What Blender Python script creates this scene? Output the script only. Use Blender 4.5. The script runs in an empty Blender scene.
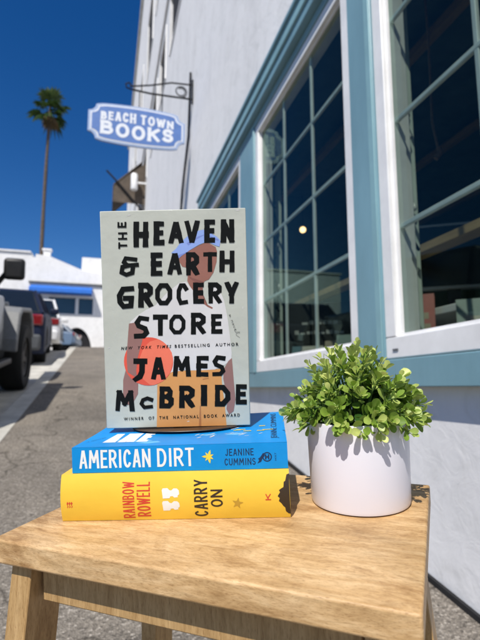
import bpy, bmesh, math, random
from mathutils import Vector, Matrix
from mathutils.geometry import tessellate_polygon, delaunay_2d_cdt

rnd = random.Random(7)
R_ = math.radians
sc = bpy.context.scene
col = sc.collection
V = Vector

# ------------------------------------------------------------------ helpers
def nrm(v): return Vector(v).normalized()

def tag(o, label=None, cat=None, group=None, kind=None):
    if label: o['label'] = label
    if cat: o['category'] = cat
    if group: o['group'] = group
    if kind: o['kind'] = kind
    return o

def empty(name, mat=None, loc=None, rot=None):
    o = bpy.data.objects.new(name, None); col.objects.link(o)
    o.empty_display_size = .1
    if mat is not None: o.matrix_world = mat
    if loc is not None: o.location = loc
    if rot is not None: o.rotation_euler = rot
    return o

class MB:
    """collects shapes that become ONE mesh object"""
    def __init__(s): s.bm = bmesh.new(); s.layer = 0
    def face(s, pts, mi=0):
        vs = [s.bm.verts.new(p) for p in pts]
        f = s.bm.faces.new(vs); f.material_index = mi; return f
    def box(s, lo, hi, mat=None):
        r = []
        for x in (lo[0], hi[0]):
            for y in (lo[1], hi[1]):
                for z in (lo[2], hi[2]):
                    p = V((x, y, z)); r.append(s.bm.verts.new(mat @ p if mat else p))
        for q in ((0,1,3,2),(4,6,7,5),(0,4,5,1),(2,3,7,6),(0,2,6,4),(1,5,7,3)):
            s.bm.faces.new([r[i] for i in q])
        return s
    def hexa(s, bot, top):
        """bot and top: four points each, same winding"""
        a = [s.bm.verts.new(p) for p in bot]; b = [s.bm.verts.new(p) for p in top]
        s.bm.faces.new(a[::-1]); s.bm.faces.new(b)
        for i in range(4):
            j = (i+1) % 4; s.bm.faces.new((a[i], a[j], b[j], b[i]))
        return s
    def prism(s, poly, axis, lo, hi):
        """poly: 2D points; extruded along axis (0,1,2) between lo and hi"""
        def P(p, t):
            c = list(p); c.insert(axis, t); return V(c)
        a = [s.bm.verts.new(P(p, lo)) for p in poly]; b = [s.bm.verts.new(P(p, hi)) for p in poly]
        n = len(poly)
        s.bm.faces.new(a); s.bm.faces.new(b[::-1])
        for i in range(n):
            j = (i+1) % n; s.bm.faces.new((a[i], b[i], b[j], a[j]))
        return s
    def tube(s, pts, r, n=8, closed=False, caps=True):
        pts = [V(p) for p in pts]; m = len(pts)
        rr = r if isinstance(r, (list, tuple)) else [r]*m
        rings = []; up = None
        for i, p in enumerate(pts):
            if closed: d = pts[(i+1) % m]-pts[i-1]
            else: d = pts[min(i+1, m-1)]-pts[max(i-1, 0)]
            d.normalize()
            if up is None:
                up = V((0,0,1)) if abs(d.z) < .9 else V((1,0,0))
            x = up.cross(d)
            if x.length < 1e-4: x = V((1,0,0)).cross(d)
            x.normalize(); y = d.cross(x).normalized(); up = y
            rings.append([s.bm.verts.new(p+(x*math.cos(2*math.pi*k/n)+y*math.sin(2*math.pi*k/n))*rr[i]) for k in range(n)])
        for i in range(m if closed else m-1):
            A, B = rings[i], rings[(i+1) % m]
            for k in range(n):
                l = (k+1) % n; s.bm.faces.new((A[k], A[l], B[l], B[k]))
        if caps and not closed:
            s.bm.faces.new(rings[0][::-1]); s.bm.faces.new(rings[-1])
        return s
    def lathe(s, prof, n=48, mat=None):
        """prof: (r, z) from one end to the other"""
        rings = []
        for r, z in prof:
            if r < 1e-6:
                p = V((0,0,z)); rings.append([s.bm.verts.new(mat @ p if mat else p)])
            else:
                rings.append([s.bm.verts.new((mat @ V((r*math.cos(2*math.pi*k/n), r*math.sin(2*math.pi*k/n), z))) if mat else V((r*math.cos(2*math.pi*k/n), r*math.sin(2*math.pi*k/n), z))) for k in range(n)])
        for A, B in zip(rings, rings[1:]):
            for k in range(n):
                l = (k+1) % n
                if len(A) == 1 and len(B) == 1: continue
                if len(A) == 1: s.bm.faces.new((A[0], B[l], B[k]))
                elif len(B) == 1: s.bm.faces.new((A[k], A[l], B[0]))
                else: s.bm.faces.new((A[k], A[l], B[l], B[k]))
        return s
    def poly(s, outer, holes=(), fn=None):
        """flat 2D polygon with holes, mapped to 3D through fn(x, y)"""
        loops = [[V((p[0], p[1], 0)) for p in outer]]+[[V((p[0], p[1], 0)) for p in h] for h in holes]
        tri = tessellate_polygon(loops)
        flat = [p for l in loops for p in l]
        vs = [s.bm.verts.new(fn(p.x, p.y)) for p in flat]
        for t in tri:
            try: s.bm.faces.new([vs[i] for i in t])
            except ValueError: pass
        return s
    def build(s, name, mat, parent=None, smooth=None, bevel=0, seg=2, recalc=True, matrix=None):
        if recalc: bmesh.ops.recalc_face_normals(s.bm, faces=s.bm.faces)
        me = bpy.data.meshes.new(name); s.bm.to_mesh(me); s.bm.free()
        o = bpy.data.objects.new(name, me); col.objects.link(o)
        for m in (mat if isinstance(mat, (list, tuple)) else [mat]): me.materials.append(m)
        if smooth is not None:
            for p in me.polygons: p.use_smooth = True
            try: me.set_sharp_from_angle(angle=R_(smooth))
            except Exception: pass
        if bevel:
            b = o.modifiers.new('bevel', 'BEVEL'); b.width = bevel; b.segments = seg; b.limit_method = 'ANGLE'; b.angle_limit = R_(35)
            for p in me.polygons: p.use_smooth = True
            b.harden_normals = False
            try: me.set_sharp_from_angle(angle=R_(50))
            except Exception: pass
        if matrix is not None: o.matrix_world = matrix
        if parent: o.parent = parent
        return o

# ------------------------------------------------------------------ materials
def mat(name, c=(.5,.5,.5), rough=.5, metal=0, spec=.5, var=0, vscale=10, bump=0, bscale=60, stretch=(1,1,1), dark=None, coat=0, detail=6, emit=None, estr=0, sub=0):
    m = bpy.data.materials.new(name); m.use_nodes = True
    nt = m.node_tree; b = nt.nodes['Principled BSDF']
    b.inputs['Base Color'].default_value = (*c, 1); b.inputs['Roughness'].default_value = rough
    b.inputs['Metallic'].default_value = metal; b.inputs['Specular IOR Level'].default_value = spec
    if coat: b.inputs['Coat Weight'].default_value = coat
    if sub:
        b.inputs['Subsurface Weight'].default_value = sub; b.inputs['Subsurface Radius'].default_value = (.01,.01,.003)
    if emit:
        b.inputs['Emission Color'].default_value = (*emit, 1); b.inputs['Emission Strength'].default_value = estr
    if var or bump:
        tc = nt.nodes.new('ShaderNodeTexCoord'); mp = nt.nodes.new('ShaderNodeMapping'); mp.inputs['Scale'].default_value = stretch
        nt.links.new(tc.outputs['Object'], mp.inputs['Vector'])
    if var:
        n = nt.nodes.new('ShaderNodeTexNoise'); n.inputs['Scale'].default_value = vscale; n.inputs['Detail'].default_value = detail; n.inputs['Roughness'].default_value = .6
        nt.links.new(mp.outputs[0], n.inputs['Vector'])
        r = nt.nodes.new('ShaderNodeValToRGB')
        d = dark or tuple(x*(1-var) for x in c); l = tuple(min(1, x*(1+var*.6)) for x in c)
        r.color_ramp.elements[0].position = .32; r.color_ramp.elements[1].position = .68
        r.color_ramp.elements[0].color = (*d, 1); r.color_ramp.elements[1].color = (*l, 1)
        nt.links.new(n.outputs['Fac'], r.inputs['Fac']); nt.links.new(r.outputs[0], b.inputs['Base Color'])
        mr = nt.nodes.new('ShaderNodeMapRange'); mr.inputs['To Min'].default_value = max(.02, rough-.1); mr.inputs['To Max'].default_value = min(1, rough+.1)
        nt.links.new(n.outputs['Fac'], mr.inputs['Value']); nt.links.new(mr.outputs[0], b.inputs['Roughness'])
    if bump:
        n2 = nt.nodes.new('ShaderNodeTexNoise'); n2.inputs['Scale'].default_value = bscale; n2.inputs['Detail'].default_value = 5
        nt.links.new(mp.outputs[0], n2.inputs['Vector'])
        bp = nt.nodes.new('ShaderNodeBump'); bp.inputs['Strength'].default_value = bump; bp.inputs['Distance'].default_value = .005
        nt.links.new(n2.outputs['Fac'], bp.inputs['Height']); nt.links.new(bp.outputs[0], b.inputs['Normal'])
    return m

def ramp(nt, fac, stops):
    r = nt.nodes.new('ShaderNodeValToRGB'); cr = r.color_ramp
    while len(cr.elements) < len(stops): cr.elements.new(.5)
    for e, (p, c) in zip(cr.elements, stops): e.position = p; e.color = (*c, 1)
    nt.links.new(fac, r.inputs['Fac']); return r.outputs[0]

def mixc(nt, a, b, fac, mode='MIX'):
    m = nt.nodes.new('ShaderNodeMix'); m.data_type = 'RGBA'; m.blend_type = mode
    for s, v in ((0, fac), (6, a), (7, b)):
        if hasattr(v, 'node'): nt.links.new(v, m.inputs[s])
        elif s == 0: m.inputs[s].default_value = v
        else: m.inputs[s].default_value = (*v, 1)
    return m.outputs[2]

def noise(nt, vec, scale, detail=4, rough=.55, dist=0):
    n = nt.nodes.new('ShaderNodeTexNoise'); n.inputs['Scale'].default_value = scale; n.inputs['Detail'].default_value = detail
    n.inputs['Roughness'].default_value = rough; n.inputs['Distortion'].default_value = dist
    nt.links.new(vec, n.inputs['Vector']); return n.outputs['Fac']

def mapped(nt, scale=(1,1,1), loc=(0,0,0)):
    tc = nt.nodes.new('ShaderNodeTexCoord'); mp = nt.nodes.new('ShaderNodeMapping')
    mp.inputs['Scale'].default_value = scale; mp.inputs['Location'].default_value = loc
    nt.links.new(tc.outputs['Object'], mp.inputs['Vector']); return mp.outputs[0]

def bumpn(nt, b, h, strength, dist):
    bp = nt.nodes.new('ShaderNodeBump'); bp.inputs['Strength'].default_value = strength; bp.inputs['Distance'].default_value = dist
    nt.links.new(h, bp.inputs['Height']); nt.links.new(bp.outputs[0], b.inputs['Normal'])

def new_nt(name):
    m = bpy.data.materials.new(name); m.use_nodes = True
    return m, m.node_tree, m.node_tree.nodes['Principled BSDF']

def asphalt_mat(name, lo, mid, hi, scale):
    m, nt, b = new_nt(name)
    v = mapped(nt)
    vo = nt.nodes.new('ShaderNodeTexVoronoi'); vo.inputs['Scale'].default_value = scale; nt.links.new(v, vo.inputs['Vector'])
    sep = nt.nodes.new('ShaderNodeSeparateColor'); nt.links.new(vo.outputs['Color'], sep.inputs[0])
    c = ramp(nt, sep.outputs[0], [(0, lo), (.45, mid), (.8, mid), (1, hi)])
    big = ramp(nt, noise(nt, v, 1.3, 7, .65, .6), [(.3, (.66,.66,.67)), (.52, (.96,.95,.94)), (.72, (1.12,1.1,1.07))])
    ck = nt.nodes.new('ShaderNodeTexVoronoi'); ck.feature = 'DISTANCE_TO_EDGE'; ck.inputs['Scale'].default_value = .55
    wv = nt.nodes.new('ShaderNodeVectorMath'); wv.operation = 'MULTIPLY_ADD'; wv.inputs[1].default_value = (.5, .5, .5); nz = nt.nodes.new('ShaderNodeTexNoise'); nz.inputs['Scale'].default_value = 3
    nt.links.new(v, nz.inputs['Vector']); nt.links.new(nz.outputs['Color'], wv.inputs[0]); nt.links.new(v, wv.inputs[2]); nt.links.new(wv.outputs[0], ck.inputs['Vector'])
    crack = ramp(nt, ck.outputs['Distance'], [(.0, (.35,.34,.33)), (.006, (1,1,1))])
    big = mixc(nt, big, crack, .8, 'MULTIPLY')
    fine = ramp(nt, noise(nt, v, scale*1.7, 3), [(.3, (.6,.6,.6)), (.7, (1.25,1.25,1.25))])
    c = mixc(nt, c, big, 1, 'MULTIPLY'); c = mixc(nt, c, fine, 1, 'MULTIPLY')
    nt.links.new(c, b.inputs['Base Color']); b.inputs['Roughness'].default_value = .92; b.inputs['Specular IOR Level'].default_value = .25
    bumpn(nt, b, vo.outputs['Distance'], .8, .004)
    return m

def stucco_mat(name, c):
    m, nt, b = new_nt(name)
    v = mapped(nt)
    streak = mapped(nt, (.9, .9, .42))
    a = ramp(nt, noise(nt, streak, 2.6, 7, .62, .5), [(.3, tuple(x*.91 for x in c)), (.5, c), (.75, tuple(min(1, x*1.06) for x in c))])
    spots = ramp(nt, noise(nt, v, 5, 8, .7, 1.2), [(.28, (.86,.86,.85)), (.5, (1,1,1))])
    drips = ramp(nt, noise(nt, mapped(nt, (5, 5, .35), (2, 1, 0)), 2.5, 5, .6, .3), [(.62, (1,1,1)), (.8, (.86,.85,.83))])
    a = mixc(nt, a, drips, .7, 'MULTIPLY')
    nt.links.new(mixc(nt, a, spots, 1, 'MULTIPLY'), b.inputs['Base Color'])
    b.inputs['Roughness'].default_value = .85; b.inputs['Specular IOR Level'].default_value = .3
    bumpn(nt, b, noise(nt, v, 12, 8, .6, .8), .22, .015)
    return m

def wood_mat(name, dark, mid, light, axis_scale, wear=True):
    m, nt, b = new_nt(name)
    v = mapped(nt, axis_scale)
    f = noise(nt, v, 4, 9, .68, 1.1)
    c = ramp(nt, f, [(.28, dark), (.46, mid), (.70, light)])
    # short dark pores along the grain
    pv = mapped(nt, tuple(a*9 for a in axis_scale))
    pf = noise(nt, pv, 11, 3, .6)
    pores = ramp(nt, pf, [(.33, (.58,.50,.42)), (.45, (1,1,1))])
    c = mixc(nt, c, pores, .7, 'MULTIPLY')
    rays = ramp(nt, noise(nt, mapped(nt, tuple(a*4 for a in axis_scale), (3,5,1)), 7, 5, .65, .4), [(.30, (.80,.76,.70)), (.58, (1.06,1.05,1.04))])
    c = mixc(nt, c, rays, 1, 'MULTIPLY')
    if wear:
        st = ramp(nt, noise(nt, mapped(nt, (1, .55, 1), (3, 1, 2)), 15, 8, .72, 1.5), [(.33, (.56,.47,.38)), (.49, (1,1,1))])
        c = mixc(nt, c, st, .8, 'MULTIPLY')
        sp = ramp(nt, noise(nt, mapped(nt, (75, 7, 75), (7, 0, 0)), 2.2, 3, .5), [(.66, (1,1,1)), (.73, (.50,.40,.30))])
        c = mixc(nt, c, sp, .55, 'MULTIPLY')
        gp = ramp(nt, noise(nt, mapped(nt, (1.6, .6, 1.6), (1, 4, 2)), 8, 6, .65, 1.4), [(.32, (.70,.66,.60)), (.55, (1.03,1.0,.97)), (.72, (1.12,1.10,1.08))])
        c = mixc(nt, c, gp, .9, 'MULTIPLY')
    nt.links.new(c, b.inputs['Base Color'])
    b.inputs['Roughness'].default_value = .5; b.inputs['Specular IOR Level'].default_value = .35
    bumpn(nt, b, pf, .3, .0006)
    return m

def glass_mat(name, tint=(.80,.89,.84), ior=1.5, boost=0.0):
    m = bpy.data.materials.new(name); m.use_nodes = True
    nt = m.node_tree; nt.nodes.remove(nt.nodes['Principled BSDF'])
    out = nt.nodes['Material Output']
    t = nt.nodes.new('ShaderNodeBsdfTransparent'); t.inputs[0].default_value = (*tint, 1)
    g = nt.nodes.new('ShaderNodeBsdfGlossy'); g.inputs['Roughness'].default_value = .004; g.inputs[0].default_value = (.66,1,.90,1)
    fr = nt.nodes.new('ShaderNodeFresnel'); fr.inputs[0].default_value = ior
    n = noise(nt, mapped(nt), 2.2, 2)
    bp = nt.nodes.new('ShaderNodeBump'); bp.inputs['Strength'].default_value = .015; bp.inputs['Distance'].default_value = .02
    nt.links.new(n, bp.inputs['Height']); nt.links.new(bp.outputs[0], g.inputs['Normal'])
    ad = nt.nodes.new('ShaderNodeMath'); ad.operation = 'MULTIPLY_ADD'; ad.inputs[1].default_value = .7; ad.inputs[2].default_value = boost; ad.use_clamp = True
    nt.links.new(fr.outputs[0], ad.inputs[0])
    mx = nt.nodes.new('ShaderNodeMixShader'); nt.links.new(ad.outputs[0], mx.inputs[0]); nt.links.new(t.outputs[0], mx.inputs[1]); nt.links.new(g.outputs[0], mx.inputs[2])
    nt.links.new(mx.outputs[0], out.inputs[0])
    return m

def leaf_mat(name, a, b_, c):
    m, nt, b = new_nt(name)
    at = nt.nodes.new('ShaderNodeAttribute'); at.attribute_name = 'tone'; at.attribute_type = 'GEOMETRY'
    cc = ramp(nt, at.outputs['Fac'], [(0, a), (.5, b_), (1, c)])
    v = mapped(nt); n = ramp(nt, noise(nt, v, 120, 3), [(.3, (.82,.82,.82)), (.7, (1.12,1.12,1.1))])
    cc = mixc(nt, cc, n, 1, 'MULTIPLY')
    nt.links.new(cc, b.inputs['Base Color']); b.inputs['Roughness'].default_value = .42; b.inputs['Specular IOR Level'].default_value = .45
    tr = nt.nodes.new('ShaderNodeBsdfTranslucent'); nt.links.new(cc, tr.inputs[0])
    mx = nt.nodes.new('ShaderNodeMixShader'); mx.inputs[0].default_value = .28
    out = nt.nodes['Material Output']
    nt.links.new(b.outputs[0], mx.inputs[1]); nt.links.new(tr.outputs[0], mx.inputs[2]); nt.links.new(mx.outputs[0], out.inputs[0])
    return m

M = dict(
    walk=asphalt_mat('sidewalk_asphalt', (.12,.106,.09), (.235,.209,.176), (.42,.38,.33), 150),
    road=asphalt_mat('road_asphalt', (.03,.03,.032), (.06,.06,.062), (.13,.13,.125), 90),
    kerb=mat('kerb_concrete', (.50,.48,.43), .9, var=.3, vscale=4, bump=.5, bscale=40),
    earth=mat('far_ground', (.22,.2,.16), .95, var=.3, vscale=.2),
    stucco=stucco_mat('bluish_white_stucco', (.825,.815,.81)),
    white_wall=stucco_mat('white_render', (.80,.79,.78)),
    blackstrip=mat('black_base_strip', (.012,.012,.013), .7, var=.3, vscale=20),
    blue=mat('teal_blue_paint', (.205,.365,.425), .42, var=.13, vscale=5, stretch=(1,1,.35), bump=.08, bscale=80),
    bluel=mat('light_teal_paint', (.26,.45,.49), .42, var=.10, vscale=6),
    wframe=mat('white_vinyl', (.88,.87,.855), .4, var=.09, vscale=7, bump=.04, bscale=60),
    muntin=mat('pale_green_muntin', (.80,.84,.80), .45, var=.12, vscale=9),
    glass=glass_mat('window_glass'),
    jamb=mat('pale_green_panel', (.72,.80,.73), .7, var=.1, vscale=6),
    inner=mat('dark_interior', (.17,.25,.24), .9, var=.3, vscale=2),
    innerfloor=mat('interior_floor', (.22,.18,.14), .6, var=.3, vscale=4),
    iron=mat('black_iron', (.02,.02,.022), .5, metal=.6, var=.3, vscale=40),
    signblue=mat('sign_blue', (.095,.19,.46), .45, var=.10, vscale=9),
    signwhite=mat('sign_white', (.74,.76,.80), .45, var=.05, vscale=20),
    signedge=mat('sign_pale_rim', (.33,.42,.62), .5, var=.08, vscale=20),
    wood=wood_mat('worn_birch_top', (.36,.21,.085), (.575,.38,.185), (.74,.54,.31), (13, 2.6, 13)),
    woodleg=wood_mat('birch_leg', (.28,.16,.06), (.43,.27,.115), (.56,.375,.18), (12, 12, 1.5), False),
    pot=mat('white_ceramic', (.78,.765,.83), .33, var=.025, vscale=8, coat=.15),
    soil=mat('potting_soil', (.02,.016,.012), .95, var=.5, vscale=120, bump=1, bscale=150),
    stem=mat('green_stem', (.12,.2,.05), .6, var=.2, vscale=50),
    leaf=leaf_mat('boxwood_leaf', (.035,.10,.014), (.25,.39,.05), (.64,.70,.22)),
    grey_cover=mat('sage_grey_jacket', (.52,.535,.47), .45, spec=.3, var=.06, vscale=14, bump=.25, bscale=28, coat=.1),
    ink=mat('black_ink', (.006,.007,.007), .6, spec=.12, var=.2, vscale=30),
    pages=mat('page_edges', (.72,.66,.53), .9, var=.15, vscale=8, stretch=(1,1,90)),
    pages2=mat('page_edges_pale', (.75,.72,.64), .9, var=.15, vscale=8, stretch=(1,1,90)),
    yellow=mat('yellow_jacket', (.84,.545,.06), .42, spec=.25, var=.06, vscale=14, coat=.05, bump=.15, bscale=30),
    cyan=mat('blue_paper_cover', (.006,.265,.68), .4, spec=.25, var=.12, vscale=16, coat=.06, bump=.2, bscale=30),
    cyanp=mat('pale_blue_print', (.12,.46,.80), .35, var=.1, vscale=16),
    yprint=mat('yellow_print', (.85,.66,.06), .4, var=.05, vscale=20),
    wprint=mat('white_print', (.82,.83,.82), .4, var=.04, vscale=60),
    redprint=mat('red_print', (.62,.06,.03), .4, var=.05, vscale=30),
    brownprint=mat('dark_brown_print', (.035,.022,.012), .45, var=.1, vscale=30),
    gold=mat('gold_print', (.55,.36,.05), .35, var=.1, vscale=60, metal=.4),
    navyprint=mat('navy_print', (.008,.03,.09), .4, var=.1, vscale=30),
    scarf=mat('periwinkle_print', (.28,.40,.78), .42, var=.05, vscale=30),
    scarf2=mat('violet_blue_print', (.20,.27,.62), .42, var=.05, vscale=30),
    skin=mat('brown_print', (.32,.135,.10), .42, var=.06, vscale=30),
    skin2=mat('mauve_brown_print', (.30,.155,.135), .42, var=.06, vscale=30),
    skin3=mat('deep_brown_print', (.24,.095,.075), .42, var=.06, vscale=30),
    shirt=mat('off_white_print', (.69,.67,.66), .42, var=.05, vscale=45),
    ball=mat('coral_red_print', (.78,.10,.06), .42, var=.06, vscale=30),
    ball2=mat('coral_overlap_print', (.88,.19,.11), .42, var=.06, vscale=30),
    skirt=mat('ochre_orange_print', (.70,.32,.10), .42, var=.06, vscale=45),
    skirt2=mat('ochre_shade_print', (.45,.18,.06), .42, var=.06, vscale=45),
    standw=mat('dark_walnut', (.055,.03,.016), .4, var=.3, vscale=12, stretch=(1,8,8)),
    tyre=mat('tyre_rubber', (.012,.012,.012), .85, var=.3, vscale=30),
    rim=mat('alloy', (.4,.4,.42), .35, metal=.9, var=.1, vscale=30),
    jeep=mat('grey_car_paint', (.10,.11,.12), .3, metal=.2, coat=.6, var=.06, vscale=6),
    flare=mat('grey_plastic_flare', (.20,.205,.21), .55, var=.15, vscale=30),
    blackp=mat('black_plastic', (.014,.014,.015), .5, var=.2, vscale=30),
    carblue=mat('blue_car_paint', (.014,.02,.045), .5, spec=.15, var=.06, vscale=6),
    cargrey=mat('grey_bumper', (.10,.105,.11), .6, spec=.2, var=.1, vscale=10),
    carwhite=mat('white_car_paint', (.75,.75,.75), .3, coat=.6, var=.03, vscale=6),
    carslate=mat('slate_blue_paint', (.12,.18,.27), .45, coat=.2, var=.04, vscale=6),
    carglass=mat('car_glass', (.01,.014,.018), .06, spec=.8, var=.1, vscale=3),
    taillamp=mat('red_lamp_lens', (.22,.008,.01), .2, coat=.8, var=.1, vscale=20),
    headlamp=mat('clear_lamp_lens', (.6,.62,.64), .15, coat=.8, var=.05, vscale=20),
    plate=mat('number_plate', (.7,.7,.68), .5, var=.05, vscale=20),
    awning_blue=mat('blue_canvas', (.02,.16,.62), .7, var=.12, vscale=6),
    awning_brown=mat('brown_canvas', (.115,.088,.065), .85, var=.3, vscale=5, stretch=(1,3,1)),
    trunk=mat('palm_bark', (.115,.085,.062), .95, var=.4, vscale=3, stretch=(1,1,6), bump=.6, bscale=12),
    frond=leaf_mat('palm_frond', (.025,.06,.012), (.06,.11,.025), (.13,.17,.045)),
    deadfrond=mat('dry_frond', (.20,.13,.06), .9, var=.3, vscale=6),
    recess_shade=mat('recess_shade_black', (.012,.012,.014), .9, var=.3, vscale=2),  # near-black colour stands in for the shade inside openings
    farglass=mat('far_window_glass', (.02,.05,.085), .08, spec=.7, var=.15, vscale=1),
    concrete=mat('cap_concrete', (.56,.55,.53), .9, var=.15, vscale=3),
    tan=mat('tan_board', (.50,.34,.17), .6, var=.2, vscale=6, stretch=(6,1,6)),
    rope=mat('brown_rope', (.26,.17,.10), .9, var=.3, vscale=150),
    screen=mat('black_screen', (.004,.004,.005), .25, var=.2, vscale=3),
    steel=mat('brushed_grey', (.30,.31,.32), .4, metal=.7, var=.1, vscale=30),
    bulb=mat('small_clear_bulb', (.85,.86,.84), .15, coat=.6, var=.05, vscale=50),
    lamp=mat('lit_globe', (.9,.8,.6), .4, emit=(1,.62,.28), estr=3.5, var=.02, vscale=20),
    slate=mat('chalk_black', (.025,.028,.03), .85, var=.3, vscale=10),
    chalk=mat('chalk_white', (.5,.5,.48), .9, var=.2, vscale=60),
)
BOOKC = [mat('spine_colour_%d' % i, c, .5, var=.15, vscale=20) for i, c in enumerate([(.30,.36,.32), (.10,.20,.24), (.42,.10,.08), (.55,.50,.40), (.18,.24,.20), (.35,.28,.18)])]

# ------------------------------------------------------------------ lettering
O8 = [(.28,1),(.72,1),(1,.72),(1,.28),(.72,0),(.28,0),(0,.28),(0,.72)]
def arc(cx, cy, rx, ry, a0, a1, n=9):
    return [(cx+rx*math.cos(R_(a0+(a1-a0)*i/n)), cy+ry*math.sin(R_(a0+(a1-a0)*i/n))) for i in range(n+1)]
ST = [(0,0),(0,1)]
G_CUT = {
 'A':[[(0,0),(.42,1)],[(.58,1),(1,0)],[(.22,.3),(.8,.3)]],
 'B':[ST,[(0,1),(.7,1),(.9,.85),(.85,.64),(.62,.54),(0,.54)],[(.6,.54),(1,.38),(1,.14),(.75,0),(0,0)]],
 'C':[[(1,.82),(.72,1),(.3,1),(0,.7),(0,.3),(.3,0),(1,.05)]],
 'D':[ST,[(0,1),(.55,1),(1,.66),(1,.34),(.55,0),(0,0)]],
 'E':[ST,[(0,1),(1,1)],[(0,.52),(.85,.52)],[(0,0),(1,0)]],
 'G':[[(1,1),(.3,.95),(0,.6),(.05,.25),(.35,0),(.95,.05),(1,.46),(.5,.46)]],
 'H':[ST,[(1,0),(1,1)],[(0,.48),(1,.48)]],
 'I':[[(.5,0),(.5,1)]],
 'J':[[(.05,1),(.95,1)],[(.72,1),(.68,.42),(.45,.16),(0,0)]],
 'K':[ST,[(1,1),(.05,.45)],[(.3,.58),(1,0)]],
 'L':[[(0,1),(0,0)],[(0,0),(1,0)]],
 'M':[[(0,0),(.1,1)],[(.12,1),(.5,.35)],[(.5,.35),(.88,1)],[(.9,1),(1,0)]],
 'N':[ST,[(.02,1),(.98,0)],[(1,0),(1,1)]],
 'O':[O8+[O8[0]]],
 'R':[ST,[(0,1),(.65,1),(1,.85),(1,.62),(.65,.46),(0,.46)],[(.42,.46),(1,0)]],
 'S':[[(1,.95),(.35,1),(.05,.75),(.2,.56),(.85,.42),(1,.2),(.7,.02),(0,0)]],
 'T':[[(0,1),(1,1)],[(.5,1),(.5,0)]],
 'U':[[(0,1),(0,.3),(.3,0),(.7,0),(1,.3),(1,1)]],
 'V':[[(0,1),(.45,0)],[(.55,0),(1,1)]],
 'W':[[(0,1),(.25,0)],[(.25,0),(.5,.85)],[(.5,.85),(.75,0)],[(.75,0),(1,1)]],
 'Y':[[(0,1),(.5,.42)],[(1,1),(.5,.42)],[(.5,.45),(.5,0)]],
 'c':[[(1,.85),(.6,1),(.15,.8),(0,.4),(.3,0),(1,.1)]],
 '&':[[(.9,.92),(.3,1),(.18,.76),(.45,.56),(1,.6)],[(.45,.56),(.1,.48),(.05,.15),(.35,0),(.72,.12),(.78,.56)]],
}
G_RND = dict(G_CUT)
G_RND.update({
 'B':[ST,[(0,1)]+arc(.5,.77,.36,.23,90,-90)+[(0,.54)],[(.4,.54)]+arc(.55,.27,.45,.27,90,-90)+[(0,0)]],
 'C':[arc(.52,.5,.52,.5,40,320,16)],
 'O':[arc(.5,.5,.5,.5,90,450,24)],
 'D':[ST,[(0,1)]+arc(.4,.5,.6,.5,90,-90,12)+[(0,0)]],
 'R':[ST,[(0,1)]+arc(.5,.74,.45,.26,90,-90)+[(0,.48)],[(.45,.48),(1,0)]],
 'S':[arc(.5,.75,.46,.25,25,240,9)+arc(.5,.26,.5,.26,62,-150,9)],
 'U':[[(0,1)]+arc(.5,.32,.5,.32,180,360,10)+[(1,1)]],
 'J':[[(.9,1)]+arc(.45,.3,.45,.3,0,-150,8)],
})

def stroke(mb, pts, w0, w1, fn, box, z, rough=0, flare=0, closed=False):
    """a ribbon along pts, half width w0 to w1, mitred; ends squared off and trimmed to the letter's box"""
    P = [V((p[0], p[1])) for p in pts]
    n = len(P)
    closed = (P[0]-P[-1]).length < 1e-6
    if closed: P = P[:-1]; n -= 1
    if n == 2 and (flare or rough):
        P = [P[0], P[0].lerp(P[1], .22), P[0].lerp(P[1], .5), P[0].lerp(P[1], .78), P[1]]; n = 5
    if not closed:
        d = (P[1]-P[0]).normalized(); P[0] = P[0]-d*w0
        d = (P[-1]-P[-2]).normalized(); P[-1] = P[-1]+d*w1
    L, Rr = [], []
    for i in range(n):
        a = P[i-1] if (i > 0 or closed) else None
        b = P[(i+1) % n] if (i < n-1 or closed) else None
        t = i/max(1, n-1); hw = w0+(w1-w0)*t
        if flare and not closed: hw *= 1+flare*max(0, abs(2*t-1)*2-1)**1.2
        d1 = (P[i]-a).normalized() if a is not None else None
        d2 = (b-P[i]).normalized() if b is not None else None
        if d1 is None: d1 = d2
        if d2 is None: d2 = d1
        n1 = V((-d1.y, d1.x)); n2 = V((-d2.y, d2.x)); nn = (n1+n2)
        if nn.length < 1e-4: nn = n1
        nn.normalize(); k = min(1.5, 1/max(.3, nn.dot(n1)))
        j1 = 1+rnd.uniform(-rough, rough); j2 = 1+rnd.uniform(-rough, rough)
        L.append(P[i]+nn*hw*k*j1); Rr.append(P[i]-nn*hw*k*j2)
    def q(p): return V((min(max(p.x, box[0]), box[2]), min(max(p.y, box[1]), box[3])))
    quads = []
    for i in range(n if closed else n-1):
        j = (i+1) % n
        quads.append([q(Rr[i]), q(Rr[j]), q(L[j]), q(L[i])])
    if mb is None: return quads
    flush(mb, quads, fn, z)

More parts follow.
